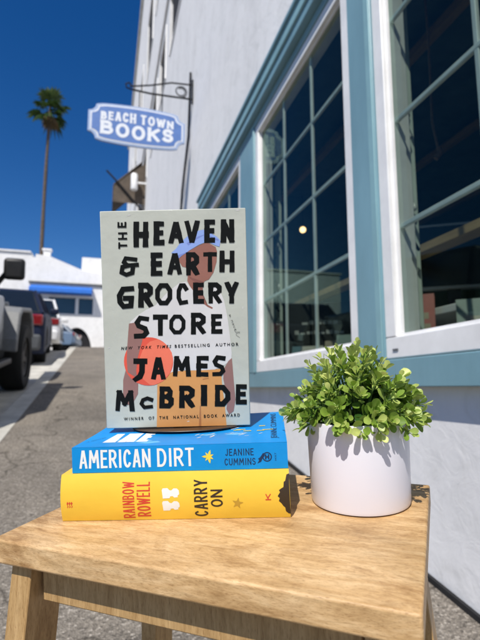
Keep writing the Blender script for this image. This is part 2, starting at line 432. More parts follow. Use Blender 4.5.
def flush(mb, quads, fn, z):
    """merge overlapping ribbons into one clean flat outline, then map it to the surface"""
    vs, fs = [], []
    for qd in quads:
        pts = []
        for p in qd:
            if not pts or (p-pts[-1]).length > 1e-9: pts.append(p)
        for tri in ((qd[0], qd[1], qd[2]), (qd[0], qd[2], qd[3])):
            ar = (tri[1].x-tri[0].x)*(tri[2].y-tri[0].y)-(tri[2].x-tri[0].x)*(tri[1].y-tri[0].y)
            if abs(ar) < 1e-16: continue
            t = tri if ar > 0 else tri[::-1]
            fs.append([len(vs), len(vs)+1, len(vs)+2]); vs += list(t)
    ext = max((v.x for v in vs))-min((v.x for v in vs)); ox = min(v.x for v in vs); oy = min(v.y for v in vs)
    k = 1/max(ext, 1e-9)
    ov, oe, of, _, _, src = delaunay_2d_cdt([V(((v.x-ox)*k, (v.y-oy)*k)) for v in vs], [], fs, 0, 1e-5)
    of = [f for f, o in zip(of, src) if o]
    bv = [mb.bm.verts.new(fn(v.x/k+ox, v.y/k+oy, z)) for v in ov]
    for f in of:
        try: mb.bm.faces.new([bv[i] for i in f])
        except ValueError: pass

def glyph(mb, ch, x0, y0, w, h, sw, fn, table=G_CUT, rough=0, flare=0, base=0.0, step=1.5e-5, thin=1.0):
    """one letter in the box (x0, y0, w, h); sw = stroke half width; fn maps x, y, z to 3D"""
    quads = []
    for k, s in enumerate(table[ch]):
        pts = [(x0+sw+u*(w-2*sw), y0+sw+v*(h-2*sw)) for u, v in s]
        hor = len(pts) == 2 and abs(pts[0][1]-pts[1][1]) < .25*h
        ww = sw*(thin if hor else 1)
        quads += stroke(None, pts, ww*(1+rnd.uniform(-rough, rough)), ww*(1+rnd.uniform(-rough, rough)), None, (x0-.3*sw, y0, x0+w+.3*sw, y0+h), 0, rough*.5, flare)
    flush(mb, quads, fn, base)

def word(mb, text, x0, y0, width, h, sw, fn, table=G_CUT, gap=.16, rough=0, flare=0, base=0.0, thin=1.0, dy=None, step=1.5e-5):
    wd = {'I':.42,'M':1.25,'W':1.35,'N':1.0,'O':1.02,'E':.82,'L':.78,'J':.75,'S':.86,' ':.5,'T':.9,'C':.92,'c':.8}
    tot = sum(wd.get(c, .95) for c in text)+gap*(len(text)-1)
    u = width/tot; x = x0
    for c in text:
        w = wd.get(c, .95)*u
        if c != ' ':
            o = dy(x+w/2) if dy else (0, 1)
            glyph(mb, c, x, y0+o[0], w, h*o[1], sw, fn, table, rough, flare, base, thin=thin, step=step)
        x += w+gap*u

def text_mesh(mb, s, x0, y0, h, width, fn, shear=0, bold=0.0, z=0.0):
    """plain sans lettering from Blender's built-in font, fitted to height h and width"""
    cu = bpy.data.curves.new('t', 'FONT'); cu.body = s; cu.size = 1; cu.offset = bold; cu.resolution_u = 3; cu.shear = shear
    ob = bpy.data.objects.new('t', cu); col.objects.link(ob)
    dg = bpy.context.evaluated_depsgraph_get(); me = bpy.data.meshes.new_from_object(ob.evaluated_get(dg))
    bpy.data.objects.remove(ob); bpy.data.curves.remove(cu)
    xs = [v.co.x for v in me.vertices]; ys = [v.co.y for v in me.vertices]
    ax, bx, ay, by = min(xs), max(xs), min(ys), max(ys)
    vs = [mb.bm.verts.new(fn(x0+(v.co.x-ax)/(bx-ax)*width, y0+(v.co.y-ay)/(by-ay)*h, z)) for v in me.vertices]
    for p in me.polygons:
        try: mb.bm.faces.new([vs[i] for i in p.vertices])
        except ValueError: pass
    bpy.data.meshes.remove(me)

# ------------------------------------------------------------------ camera, sky, sun
FPX, PITCH = 470.0, math.atan(68/470.0)
up_c = V((0, -math.cos(PITCH), math.sin(PITCH)))          # image axes: x right, y down, z forward
d_c = V((106-240, 68, FPX)).normalized()                  # the street's direction = world +Y
x_c = d_c.cross(up_c)
RW = Matrix((x_c, d_c, up_c))                              # image axes -> world
def ray(px, py): return RW @ V((px-240, py-320, FPX))

cam = bpy.data.cameras.new('camera'); co = bpy.data.objects.new('camera', cam); col.objects.link(co)
cr, cu_, cb = RW @ V((1,0,0)), RW @ V((0,-1,0)), RW @ V((0,0,-1))
co.matrix_world = Matrix(((cr.x,cu_.x,cb.x,0),(cr.y,cu_.y,cb.y,0),(cr.z,cu_.z,cb.z,0),(0,0,0,1)))
cam.sensor_fit = 'VERTICAL'; cam.sensor_height = 36; cam.lens = 36*FPX/640
cam.clip_start = .02; cam.clip_end = 3000
cam.dof.use_dof = True; cam.dof.focus_distance = .45; cam.dof.aperture_fstop = 9.6
sc.camera = co

EL, HD = 51.5, 35.5                                            # light travels toward heading HD (from +Y to +X), sun EL degrees up
w = bpy.data.worlds.new('World'); sc.world = w; w.use_nodes = True
nt = w.node_tree; bg = nt.nodes['Background']
sky = nt.nodes.new('ShaderNodeTexSky'); sky.sky_type = 'NISHITA'; sky.sun_disc = False
sky.sun_elevation = R_(EL); sky.sun_rotation = R_(HD+180); sky.altitude = 30; sky.air_density = 1.0; sky.dust_density = .15; sky.ozone_density = 4.5
hs = nt.nodes.new('ShaderNodeHueSaturation'); hs.inputs['Hue'].default_value = .510; hs.inputs['Saturation'].default_value = 1.33; hs.inputs['Value'].default_value = 1.38
nt.links.new(sky.outputs[0], hs.inputs['Color']); nt.links.new(hs.outputs[0], bg.inputs['Color'])
bg.inputs['Strength'].default_value = .072
sun = bpy.data.lights.new('sun', 'SUN'); so = bpy.data.objects.new('sun', sun); col.objects.link(so)
sun.energy = 5.0; sun.angle = R_(.53); sun.color = (1, .955, .88)
Ld = V((math.sin(R_(HD))*math.cos(R_(EL)), math.cos(R_(HD))*math.cos(R_(EL)), -math.sin(R_(EL))))
so.rotation_euler = Ld.to_track_quat('-Z', 'Y').to_euler(); so.location = (-4, -6, 9)
sc.view_settings.view_transform = 'Standard'; sc.view_settings.look = 'None'; sc.view_settings.exposure = 0; sc.view_settings.gamma = 1
sc.cycles.use_denoising = True
sc.cycles.max_bounces = 8; sc.cycles.transparent_max_bounces = 12; sc.cycles.caustics_reflective = False; sc.cycles.caustics_refractive = False
sc.cycles.sample_clamp_indirect = 6

# ------------------------------------------------------------------ ground: a steep street rising away from the camera
def zrise(y):
    y0 = 1.343
    if y < -14: return .1474*(-14-y0)+.01*(y+14)
    if y < 12.6: return .1474*(y-y0)
    if y < 45: return .1474*(12.6-y0)+.078*(y-12.6)
    return .1474*(12.6-y0)+.078*(45-12.6)+.01*(y-45)
def zwalk(x, y): return -.5946+.02*(x-1.0)+zrise(y)
KX = lambda y: -.574-.0155*min(max(y, 0), 14)
KH = .12
def zroad(x, y): return zwalk(KX(y), y)-KH+.012*(x-KX(y))*(-1 if x < KX(y)-4 else 1)
YS = [-60,-30,-14,-6,-3,-1.5,0,.5,1,1.5,2,2.5,3,4,5,6,7,8,9,10,11,12,12.4,12.8,13.5,15,18,22,26,30,36,45,80]

def strip(name, xs, zf, m, lab=None):
    mb = MB(); rows = []
    for y in YS:
        rows.append([mb.bm.verts.new((x(y) if callable(x) else x, y, zf(x(y) if callable(x) else x, y))) for x in xs])
    for a, b in zip(rows, rows[1:]):
        for i in range(len(xs)-1): mb.bm.faces.new((a[i], a[i+1], b[i+1], b[i]))
    o = mb.build(name, m); tag(o, kind='structure'); return o
strip('sidewalk', [KX, -.2, .3, .7, 1.06], zwalk, M['walk'])
strip('road', [-7.6, -4.6, lambda y: KX(y)-.62, lambda y: KX(y)-.16], zroad, M['road'])
mb = MB()
prev = None
for y in YS:
    k = KX(y); zt = zwalk(k, y); zb = zroad(k-.16, y)
    pts = [mb.bm.verts.new(p) for p in ((k+.001, y, zt-.03), (k+.001, y, zt+.003), (k-.012, y, zt+.004), (k-.15, y, zt-.002), (k-.165, y, zt-.02), (k-.172, y, zb+.006), (k-.60, y, zb+.004), (k-.60, y, zb-.03))]
    if prev:
        for i in range(len(pts)-1): mb.bm.faces.new((prev[i], prev[i+1], pts[i+1], pts[i]))
    prev = pts
tag(mb.build('kerb', M['kerb'], smooth=40), kind='structure')
# the wider terrain, one sheet out to the horizon, a little below the street
mb = MB(); gx = [-1500,-300,-60,-20,-8,-3,1,6,20,60,300,1500]; gy = [-1500,-300]+YS+[200,500,1500]
rows = [[mb.bm.verts.new((x, y, zrise(max(min(y, 80), -60))-.5946-.25-.02*(1-max(min(x, 1), -8)))) for x in gx] for y in gy]
for a, b in zip(rows, rows[1:]):
    for i in range(len(gx)-1): mb.bm.faces.new((a[i], a[i+1], b[i+1], b[i]))
tag(mb.build('ground', M['earth']), kind='structure')
strip('far_sidewalk', [-10.5, -7.6], lambda x, y: zroad(-7.6, y)+.12, M['kerb'])

# ------------------------------------------------------------------ the bookshop building
WX = 1.0            # stucco face
FXO = .95           # face of the window surround
shop = empty('shop_building', loc=(WX, 0, zwalk(WX, 0)))
tag(shop, 'tall bluish white stucco building with teal framed shop windows and a brown awning', 'building')
S0 = shop.location.copy()
def sb(mb, name, m, parent=shop, **k):
    """build a child of the building from world coordinates"""
    o = mb.build(name, m, **k); o.parent = parent
    off = S0 if parent == shop else S0
    me = o.data; me.transform(Matrix.Translation(-S0)); return o

BY0, BY1 = -1.45, 4.92      # window surround along the street
BZ0, BZ1 = .004, 2.07       # and in height
holes = [(BY0+.1, BY1-.1, BZ0+.08, BZ1-.06)]
rows2 = [(6.65, 8.75), (9.55, 10.75), (11.45, 13.2), (14.6, 16.4), (17.8, 19.6), (21.2, 23), (25, 27)]
up_win = [(a, b, 6.75, 7.95) for a, b in rows2]
up_win += [(a, b, 10.9, 13.2) for a, b in ((8.6, 10.4), (11.2, 12.6), (13.6, 15.9), (18.2, 19.8), (22, 24), (26.5, 28.6))]
YE = 34.5
def wall_sheet(mb, x, y0, y1, z0, z1, holes):
    ys = sorted(set([y0, y1]+[v for h in holes for v in h[:2]])); zs = sorted(set([z0, z1]+[v for h in holes for v in h[2:]]))
    for a, b in zip(ys, ys[1:]):
        for c, d in zip(zs, zs[1:]):
            cy, cz = (a+b)/2, (c+d)/2
            if any(h[0] < cy < h[1] and h[2] < cz < h[3] for h in holes): continue
            mb.face([(x, a, c), (x, a, d), (x, b, d), (x, b, c)])
mb = MB()
wall_sheet(mb, WX, -6, YE, -2.2, 18.0, holes+up_win)
mb.face([(WX, YE, -2), (WX, YE, 18), (9, YE, 18), (9, YE, -2)]); mb.face([(WX, -6, -2.2), (WX, -6, 18), (9, -6, 18), (9, -6, -2.2)])
mb.face([(WX, -6, 18), (WX, YE, 18), (9, YE, 18), (9, -6, 18)])
for a, b, c, d in up_win:      # reveals
    for q in ([(WX,a,c),(WX,b,c),(WX+.14,b,c),(WX+.14,a,c)], [(WX,a,d),(WX,b,d),(WX+.14,b,d),(WX+.14,a,d)], [(WX,a,c),(WX,a,d),(WX+.14,a,d),(WX+.14,a,c)], [(WX,b,c),(WX,b,d),(WX+.14,b,d),(WX+.14,b,c)]): mb.face(q)
bmesh.ops.remove_doubles(mb.bm, verts=mb.bm.verts, dist=1e-4)
sb(mb, 'wall', M['stucco'])
mb = MB(); mb.box((WX-.05, -6, 8.38), (WX-.002, YE, 8.47)); sb(mb, 'string_course', M['stucco'])
mb = MB(); mb.box((WX-.12, -6, 17.9), (WX+.2, YE, 18.12)); sb(mb, 'parapet_cap', M['concrete'])
mb = MB(); y = -6
for a, b in zip(YS, YS[1:]):
    if a < -6 or b > 34: continue
    mb.hexa([(WX-.014, a, zwalk(1, a)-.02), (WX-.002, a, zwalk(1, a)-.02), (WX-.002, b, zwalk(1, b)-.02), (WX-.014, b, zwalk(1, b)-.02)],
            [(WX-.014, a, zwalk(1, a)+.017), (WX-.002, a, zwalk(1, a)+.017), (WX-.002, b, zwalk(1, b)+.017), (WX-.014, b, zwalk(1, b)+.017)])
sb(mb, 'base_strip', M['blackstrip'])  # thin black strip along the foot of the wall
for a, b, c, d in up_win:
    mb = MB()
    mb.box((WX-.03, a-.05, c-.05), (WX-.003, a, d+.06)); mb.box((WX-.03, b, c-.05), (WX-.003, b+.05, d+.06)); mb.box((WX-.02, a+.001, d+.001), (WX-.003, b-.001, d+.08)); mb.box((WX-.022, a+.001, c-.05), (WX-.003, b-.001, c-.001))
    f = sb(mb, 'upper_window', M['wframe'])
    mb = MB(); mb.face([(WX+.03, a, c), (WX+.03, b, c), (WX+.03, b, d), (WX+.03, a, d)]); sb(mb, 'pane', M['recess_shade'], f)

# --- the shop window surround: blue sill beam, head beams, posts
mb = MB(); mb.box((FXO, BY0, BZ0), (WX+.10, BY1, .098)); sb(mb, 'sill_beam', M['blue'], bevel=.003)
mb = MB(); mb.box((FXO-.052, BY0, 1.955), (WX+.10, 4.90, 2.028)); sb(mb, 'head_cap', M['bluel'], bevel=.005)
mb = MB(); mb.box((FXO-.066, BY0-.02, 2.030), (WX+.10, 4.93, 2.060)); sb(mb, 'drip_moulding', M['blue'], bevel=.005)
mb = MB(); mb.box((FXO-.040, BY0+.001, 1.893), (WX+.10, 4.89, 1.953)); sb(mb, 'head_beam', M['blue'], bevel=.005)
mb = MB(); mb.box((FXO-.002, BY0+.002, 1.845), (WX+.10, 4.88, 1.891)); sb(mb, 'lintel', M['blue'], bevel=.003)
WIN = [(-1.36, -.05), (.116, 1.47), (1.655, 2.985), (3.37, 4.83)]                 # outer edges of each white sash frame
posts = [(BY0, -1.364), (-.046, .112), (1.474, 1.651), (2.989, 3.366), (4.834, BY1)]
for i, (a, b) in enumerate(posts):
    mb = MB(); mb.box((FXO, a, .10), (WX+.10, b, 1.843)); sb(mb, 'post', M['blue'], bevel=.004)
    if i in (2, 3):
        mb = MB(); mb.box((FXO-.006, a+.001, .10), (FXO-.0005, a+.036, 1.843)); sb(mb, 'casing_strip', M['bluel'], bevel=.002)
for wi, (a, b) in enumerate(WIN):
    z0, z1 = .101, 1.842; fw = .062
    fr = MB()
    fr.box((FXO+.006, a, z0), (WX+.06, b, z0+fw+.012)); fr.box((FXO+.006, a, z1-fw), (WX+.06, b, z1))
    fr.box((FXO+.006, a, z0+fw+.013), (WX+.06, a+fw, z1-fw-.001)); fr.box((FXO+.006, b-fw, z0+fw+.013), (WX+.06, b, z1-fw-.001))
    W_ = sb(fr, 'shop_window', M['wframe'], bevel=.004)
    bd = MB(); gx0, gx1 = .985, 1.0        # inner bead
    bd.box((FXO+.026, a+fw+.001, z0+fw+.013), (WX+.03, b-fw-.001, z0+fw+.024)); bd.box((FXO+.026, a+fw+.001, z1-fw-.012), (WX+.03, b-fw-.001, z1-fw-.001))
    bd.box((FXO+.026, a+fw+.001, z0+fw+.025), (WX+.03, a+fw+.011, z1-fw-.013)); bd.box((FXO+.026, b-fw-.011, z0+fw+.025), (WX+.03, b-fw-.001, z1-fw-.013))
    sb(bd, 'bead', M['wframe'], W_)
    mu = MB()
    ia, ib = a+fw, b-fw; iz0, iz1 = z0+fw+.012, z1-fw
    ncol = 3
    for k in range(1, ncol):
        yy = ib-(ib-ia)*k/ncol
        mu.box((.988, yy-.0095, iz0+.012), (1.003, yy+.0095, iz1-.012))
    for zz in (.571, .976, 1.386):
        mu.box((.9868, ia+.012, zz-.0095), (1.0018, ib-.012, zz+.0095))
    sb(mu, 'glazing_bars', M['muntin'], W_, bevel=.004)
    pn = MB(); pn.face([(.985, ia+.0005, iz0+.0005), (.985, ia+.0005, iz1-.0005), (.985, ib-.0005, iz1-.0005), (.985, ib-.0005, iz0+.0005)])
    sb(pn, 'pane', M['glass'], W_, recalc=False)
# small label-like slot in the sash of the nearest window
mb = MB(); mb.box((FXO+.002, 1.395, .128), (FXO+.0055, 1.425, .134)); sb(mb, 'weep_slot', M['steel'])

# --- room behind the windows
mb = MB()
x1 = 5.2; ya, yb = -2.2, 5.6; za, zb = -.42, 2.55
for q in ([(x1,ya,za),(x1,yb,za),(x1,yb,zb),(x1,ya,zb)], [(WX+.11,ya,zb),(x1,ya,zb),(x1,yb,zb),(WX+.11,yb,zb)],
          [(WX+.11,ya,za),(x1,ya,za),(x1,ya,zb),(WX+.11,ya,zb)], [(WX+.11,yb,za),(x1,yb,za),(x1,yb,zb),(WX+.11,yb,zb)],
          [(WX+.11,ya,za),(WX+.11,yb,za),(WX+.11,yb,.1),(WX+.11,ya,.1)], [(WX+.11,ya,1.95),(WX+.11,yb,1.95),(WX+.11,yb,zb),(WX+.11,ya,zb)]): mb.face(q)
sb(mb, 'room_lining', M['inner'], recalc=False)
mb = MB(); mb.face([(WX+.11,ya,za+.004),(x1,ya,za+.004),(x1,yb,za+.004),(WX+.11,yb,za+.004)]); sb(mb, 'room_floor', M['innerfloor'])
for (a, b) in ((1.56, .115), (3.08, .115), (4.9, .115)):      # pale green returns at the far side of each window
    mb = MB(); mb.box((WX+.062, a-.02, .12), (WX+.062+b, a+.02, 1.84)); sb(mb, 'window_return', M['jamb'], bevel=.003)
mb = MB(); mb.box((1.12, BY0, .02), (1.5, BY1, .05)); sb(mb, 'display_ledge', M['wframe'])
for xx in (2.0, 3.1, 4.2):
    mb = MB(); mb.box((xx-.03, -2.1, 2.30), (xx+.03, 5.5, 2.36)); sb(mb, 'ceiling_batten', M['tan'])

# --- brown awning farther up the wall
aw = empty('awning_canopy'); aw.parent = shop
AY0, AY1 = 15.0, 17.6
mb = MB()
mb.hexa([(WX-.16, AY0, 7.38), (-.02, AY0, 6.50), (-.02, AY1, 6.50), (WX-.16, AY1, 7.38)], [(WX-.13, AY0, 7.43), (-.02, AY0, 6.56), (-.02, AY1, 6.56), (WX-.13, AY1, 7.43)])
o = sb(mb, 'canvas', M['awning_brown'], aw)
mb = MB(); mb.box((-.04, AY0, 5.95), (-.02, AY1, 6.50)); mb.face([(WX-.01, AY0+.02, 7.4), (-.02, AY0+.02, 6.52), (-.02, AY0+.02, 5.95), (WX-.01, AY0+.02, 5.95)]); sb(mb, 'valance', M['awning_brown'], aw)
mb = MB(); mb.tube([(-.25, AY0-.05, 6.95), (.15, AY0-.05, 6.55), (WX, AY0-.05, 5.6)], .03, 8); sb(mb, 'support_arm', M['iron'], aw)
mb = MB(); mb.lathe([(0,0),(.10,0),(.11,.02),(.11,.5),(.09,.54),(0,.54)], 20, Matrix.Translation((.62, AY0-.22, 6.32))); mb.box((.62, AY0-.24, 6.55), (WX, AY0-.20, 6.6)); sb(mb, 'wall_light', M['wframe'], smooth=40)
# --- thin downpipe beside the sign
mb = MB(); mb.tube([(WX-.025, 6.02, 4.4), (WX-.025, 6.12, 3.5), (WX-.025, 6.62, 2.9), (WX-.025, 6.85, 2.2), (WX-.025, 6.95, .32)], .016, 8); sb(mb, 'conduit', M['iron'], smooth=60)

# ------------------------------------------------------------------ hanging sign
SY = 5.9
SK = .9365
sg = empty('hanging_sign', loc=(WX, SY, 4.0))
tag(sg, 'blue and white shop sign with scalloped corners hanging from a black iron bracket', 'sign')
def sgb(mb, name, m, parent=sg, **k):
    o = mb.build(name, m, **k); o.data.transform(Matrix.Translation(-sg.location)); o.parent = parent; return o
CXs, CZs, HWs, HHs = .267, 3.398, .623, .281
def plaque(hw, hh, notch, bow):
    """a board bowed top and bottom with scooped corners"""
    pts = []
    def yb(x): return hh*(1-bow*(abs(x)/hw)**2)
    q = [(hw-notch, 1), ]
    cor = []
    n = 6
    for i in range(n+1):
        a = math.pi+math.pi/2*i/n      # scoop centred on the corner
        cor.append((hw+notch*math.cos(a), None, notch*math.sin(a)))
    ye = yb(hw)
    right = [(hw+notch*math.cos(math.pi+math.pi/2*i/n), ye+notch*math.sin(math.pi+math.pi/2*i/n)) for i in range(n+1)]
    top = [(x, yb(x)) for x in [(-hw+notch)+(2*hw-2*notch)*i/14 for i in range(15)]]
    tr = right[::1]
    tr = [(p[0], p[1]) for p in tr]
    up = [(-p[0], p[1]) for p in reversed(tr)]+top[1:-1]+tr     # left corner, top, right corner
    dn = [(p[0], -p[1]) for p in reversed(up)]
    return up+dn
mb = MB(); mb.prism([(CXs+x, CZs+z) for x, z in plaque(HWs, HHs, .095, .15)], 1, SY, SY+.03); sgb(mb, 'board', M['signedge'], bevel=.004)
mb = MB(); mb.prism([(CXs+x, CZs+z) for x, z in plaque(HWs-.028, HHs-.026, .095, .15)], 1, SY-.003, SY-.0005); sgb(mb, 'inner_panel', M['signwhite'])
mb = MB(); mb.prism([(CXs+x, CZs+z) for x, z in plaque(HWs-.046, HHs-.044, .092, .15)], 1, SY-.006, SY-.0035); sgb(mb, 'blue_panel', M['signblue'])
fs = lambda x, y, z: V((CXs+x*SK, SY-.008-z, CZs+y*SK))
mb = MB()
hb = lambda x: (-.05*abs(x)**2*.8, 1-.25*(x/.6)**2)
word(mb, 'BEACH', -.50, .035, .475, .150, .0150, fs, G_RND, gap=.22, flare=.25, thin=.85, dy=lambda x: (0, 1-.30*(x/.55)**2), step=6e-5)
word(mb, 'TOWN', .035, .035, .465, .150, .0150, fs, G_RND, gap=.22, flare=.25, thin=.85, dy=lambda x: (0, 1-.30*(x/.55)**2), step=6e-5)
word(mb, 'BOOKS', -.50, -.205, 1.0, .215, .0240, fs, G_RND, gap=.18, flare=.22, thin=.8, dy=lambda x: (.05*(x/.55)**2, 1-.10*(x/.55)**2), step=6e-5)
sgb(mb, 'lettering', M['signwhite'])
mb = MB()
yb_ = SY+.015
mb.tube([(WX-.012, yb_, 3.86), (WX-.012, yb_, 4.215)], .014, 8)
mb.tube([(WX-.012, yb_, 3.925), (.42, yb_, 3.91), (.187, yb_, 3.925)], .013, 8)
mb.tube([(WX-.012, yb_, 4.14), (.70, yb_, 4.12), (.42, yb_, 4.03), (.15, yb_, 3.966)], .011, 8)
sp = [(WX-.17+.08*math.cos(t)*(1-.045*t), yb_, 4.013+.08*math.sin(t)*(1-.045*t)) for t in [i*.45 for i in range(-3, 20)]]
mb.tube(sp, .008, 6)
mb.tube([(.187, yb_, 3.925), (.11, yb_, 3.938), (.094, yb_, 3.99), (.14, yb_, 4.018), (.168, yb_, 3.99)], .01, 6)
for xx in (.28, .58):
    mb.tube([(xx, yb_, 3.915), (xx, yb_, CZs+HHs*.97)], .007, 6)
sgb(mb, 'bracket', M['iron'], smooth=60)

# ------------------------------------------------------------------ things inside the shop
tv = empty('monitor', loc=(1.66, 1.93, .36)); tag(tv, 'black flat screen with a thin grey frame standing inside the right hand window', 'monitor')
mb = MB(); mb.box((-.02, -.235, .13), (.03, .235, .47)); mb.build('casing', M['concrete'], tv, bevel=.006)
mb = MB(); mb.face([(-.023, -.222, .145), (-.023, .222, .145), (-.023, .222, .455), (-.023, -.222, .455)]); mb.build('screen', M['screen'], tv)
mb = MB(); mb.box((-.0, -.03, .01), (.025, .03, .129)); mb.box((-.09, -.12, 0), (.12, .12, .012)); mb.build('foot', M['blackp'], tv)
tv.rotation_euler = (0, 0, R_(58))
tb = empty('display_table', loc=(1.72, 1.98, -.415)); tag(tb, 'white display table carrying the black screen inside the shop', 'table')
mb = MB(); mb.box((-.30, -.42, .74), (.30, .42, .774)); mb.build('table_top', M['wframe'], tb, bevel=.004)
for sx in (-.27, .27):
    for sy in (-.38, .38):
        mb = MB(); mb.box((sx-.02, sy-.02, 0), (sx+.02, sy+.02, .739)); mb.build('leg', M['wframe'], tb)
def leaning_book(name, x, y, z, w_, h_, rz, tilt, mi, label):
    e = empty(name, loc=(x, y, z), rot=(0, 0, rz)); tag(e, label, 'book', 'books on show behind the shop windows')
    Rm = Matrix.Rotation(tilt, 4, 'Y')
    mb = MB(); mb.box((0, -w_/2, 0), (.004, w_/2, h_), Rm); mb.box((.024, -w_/2, 0), (.028, w_/2, h_), Rm); mb.box((.0041, w_/2-.004, 0), (.0239, w_/2, h_), Rm); mb.build('cover', BOOKC[mi], e)
    mb = MB(); mb.box((.0042, -w_/2+.003, .003), (.0238, w_/2-.0045, h_-.003), Rm); mb.build('pages', M['pages'], e)
    mb = MB(); mb.box((-.0006, -w_*.32, h_*.55), (-.0002, w_*.32, h_*.62), Rm); mb.box((-.0006, -w_*.25, h_*.68), (-.0002, w_*.25, h_*.76), Rm); mb.box((-.0006, -w_*.3, h_*.14), (-.0002, w_*.3, h_*.42), Rm); mb.build('cover_print', BOOKC[(mi+3) % 6], e)
DB = [(1.33, 1.40, .19, .30, 0, 'greenish book leaning in the right hand window in front of the screen'),
      (1.25, 1.13, .17, .26, 1, 'dark teal book at the right end of the right hand window'),
      (1.30, 1.72, .10, .38, 2, 'red covered book at the foot of the pale return in the right hand window'),
      (1.26, 2.28, .17, .25, 4, 'dull green book nearest the blue post in the middle window'),
      (1.30, 2.52, .16, .24, 5, 'tan book between two others in the middle window'),
      (1.22, 2.72, .15, .22, 3, 'cream book third from the blue post in the middle window'),
      (1.26, 2.95, .16, .24, 1, 'dark teal book close to the pale return in the middle window')]
for x, y, w_, h_, mi, lab in DB: leaning_book('display_book', x, y, .052, w_, h_, R_(48), R_(14), mi, lab)
cb_ = empty('chalkboard', loc=(1.46, 3.05, .052), rot=(0, 0, R_(58))); tag(cb_, 'black chalkboard with pale writing strokes standing in the middle window', 'chalkboard')
mb = MB(); mb.box((0, -.36, 0), (.02, .36, .56)); mb.build('board', M['slate'], cb_, bevel=.003)
mb = MB()
for zz, a, b in ((.40, -.12, .10), (.33, -.16, .16), (.20, -.17, .12)):
    t = a
    while t < b:
        w_ = rnd.uniform(.018, .045); mb.box((-.0012, t, zz), (-.0004, t+w_, zz+rnd.uniform(.012, .03))); t += w_+.012
mb.build('chalk_marks', M['chalk'], cb_)
mb = MB(); mb.box((1.40, 1.42, .632), (1.49, 4.3, .668)); o = mb.build('shelf_board', M['tan']); tag(o, 'long tan shelf board running behind both shop windows', 'shelf')
pl = empty('pendant_lamp', loc=(2.2, 5.02, 2.31)); tag(pl, 'lit warm globe lamp hanging inside behind the middle window', 'lamp')
mb = MB(); mb.tube([(0,0,0), (0,0,-.38)], .006, 6); mb.build('cord', M['blackp'], pl)
mb = MB(); mb.lathe([(0,.036)]+[(.036*math.sin(a), .036*math.cos(a)) for a in [i*math.pi/12 for i in range(1, 12)]]+[(0,-.036)], 20, Matrix.Translation((0,0,-.43))); mb.build('globe', M['lamp'], pl, smooth=80)
mb = MB(); mb.tube([(1.4, 1.70, 2.5), (1.4, 1.689, 1.57), (1.405, 1.70, 1.35), (1.39, 1.685, 1.2), (1.405, 1.675, 1.06)], .006, 7); mb.tube([(1.405, 1.675, 1.08), (1.42, 1.68, 1.055), (1.40, 1.69, 1.03)], .012, 7)
o = mb.build('rope', M['rope'], smooth=70); tag(o, 'brown knotted rope hanging inside the right hand window', 'rope')
for (ya_, dx, lab) in ((1.528, -.01, 'string of small clear bulbs hanging down the pale return of the right hand window'), (3.048, -.01, 'string of small clear bulbs hanging down the pale return of the middle window')):
    e = empty('string_lights', loc=(1.13+dx, ya_, 1.78)); tag(e, lab, 'string lights', 'string lights inside the windows')
    mb = MB(); pts = [(.025*math.sin(i*.9)+.01*math.sin(i*2.3), .008*math.sin(i*1.7), -i*.075) for i in range(22)]; mb.tube(pts, .003, 5); mb.build('cord', M['blackp'], e, smooth=60)
    for i in range(2, 22, 4):
        p = V(pts[i]); mb = MB(); mb.lathe([(0,0),(.006,-.004),(.0115,-.022),(.009,-.032),(0,-.036)], 10, Matrix.Translation(p+V((.012,-.004,-.006)))); mb.build('bulb', M['bulb'], e, smooth=60)
    for i in (1, 6, 11, 16):
        p = V(pts[i]); mb = MB(); mb.tube([(p.x-.035, .012, p.z+.02), (p.x-.04, -.03, p.z+.02), (p.x-.03, -.045, p.z-.03), (p.x-.01, -.045, p.z-.06), (p.x, -.03, p.z-.05)], .006, 6); mb.build('hook', M['iron'], e, smooth=60)

# ------------------------------------------------------------------ stool
NS = V((-0.06823487, -0.08952724, 0.99364424))
AS = V((0.6219701, 0.77491286, 0.11253108)); BS = V((-0.7800623, 0.62569555, 0.00280718))
P0 = ray(176, 521)*(.447/FPX)
ca = P0+AS*.045+BS*(-.04)
st = empty('wooden_stool', Matrix(((AS.x, BS.x, NS.x, ca.x), (AS.y, BS.y, NS.y, ca.y), (AS.z, BS.z, NS.z, ca.z), (0,0,0,1))))
tag(st, 'worn light birch stool with a thick rectangular top and splayed square legs', 'stool')
HA, HB, TH = .1295, .1815, .0215
mb = MB(); mb.box((-HA, -HB, -TH), (HA, HB, -.0001)); mb.build('seat', M['wood'], st, bevel=.0022, seg=3)
def leg(sa, sb_):
    t = V((sa*(HA-.030), sb_*(HB-.026), -TH-.0005)); lean = V((sa*.045, sb_*.05, -.55))
    b = t+lean
    dx, dy = .021, .0115
    mb = MB()
    mb.hexa([b+V((-dx,-dy,0)), b+V((dx,-dy,0)), b+V((dx,dy,0)), b+V((-dx,dy,0))], [t+V((-dx,-dy,0)), t+V((dx,-dy,0)), t+V((dx,dy,0)), t+V((-dx,dy,0))])
    mb.build('leg', M['woodleg'], st, bevel=.0015)
for sa in (-1, 1):
    for sb_ in (-1, 1): leg(sa, sb_)
for sa in (-1, 1):
    mb = MB(); a0 = sa*(HA-.027); mb.box((a0-.008, -HB+.040, -TH-.036), (a0+.008, HB-.040, -TH-.0006)); mb.build('rail', M['woodleg'], st, bevel=.0012)
for sb_ in (-1, 1):
    mb = MB(); b0 = sb_*(HB-.026); mb.box((-HA+.053, b0-.007, -TH-.036), (HA-.053, b0+.007, -TH-.0006)); mb.build('rail', M['woodleg'], st, bevel=.0012)
for sa in (-1, 1):
    mb = MB(); a0 = sa*(HA+.003); mb.box((a0-.007, -HB-.005, -.40), (a0+.007, HB+.005, -.375)); mb.build('stretcher', M['woodleg'], st, bevel=.0012)

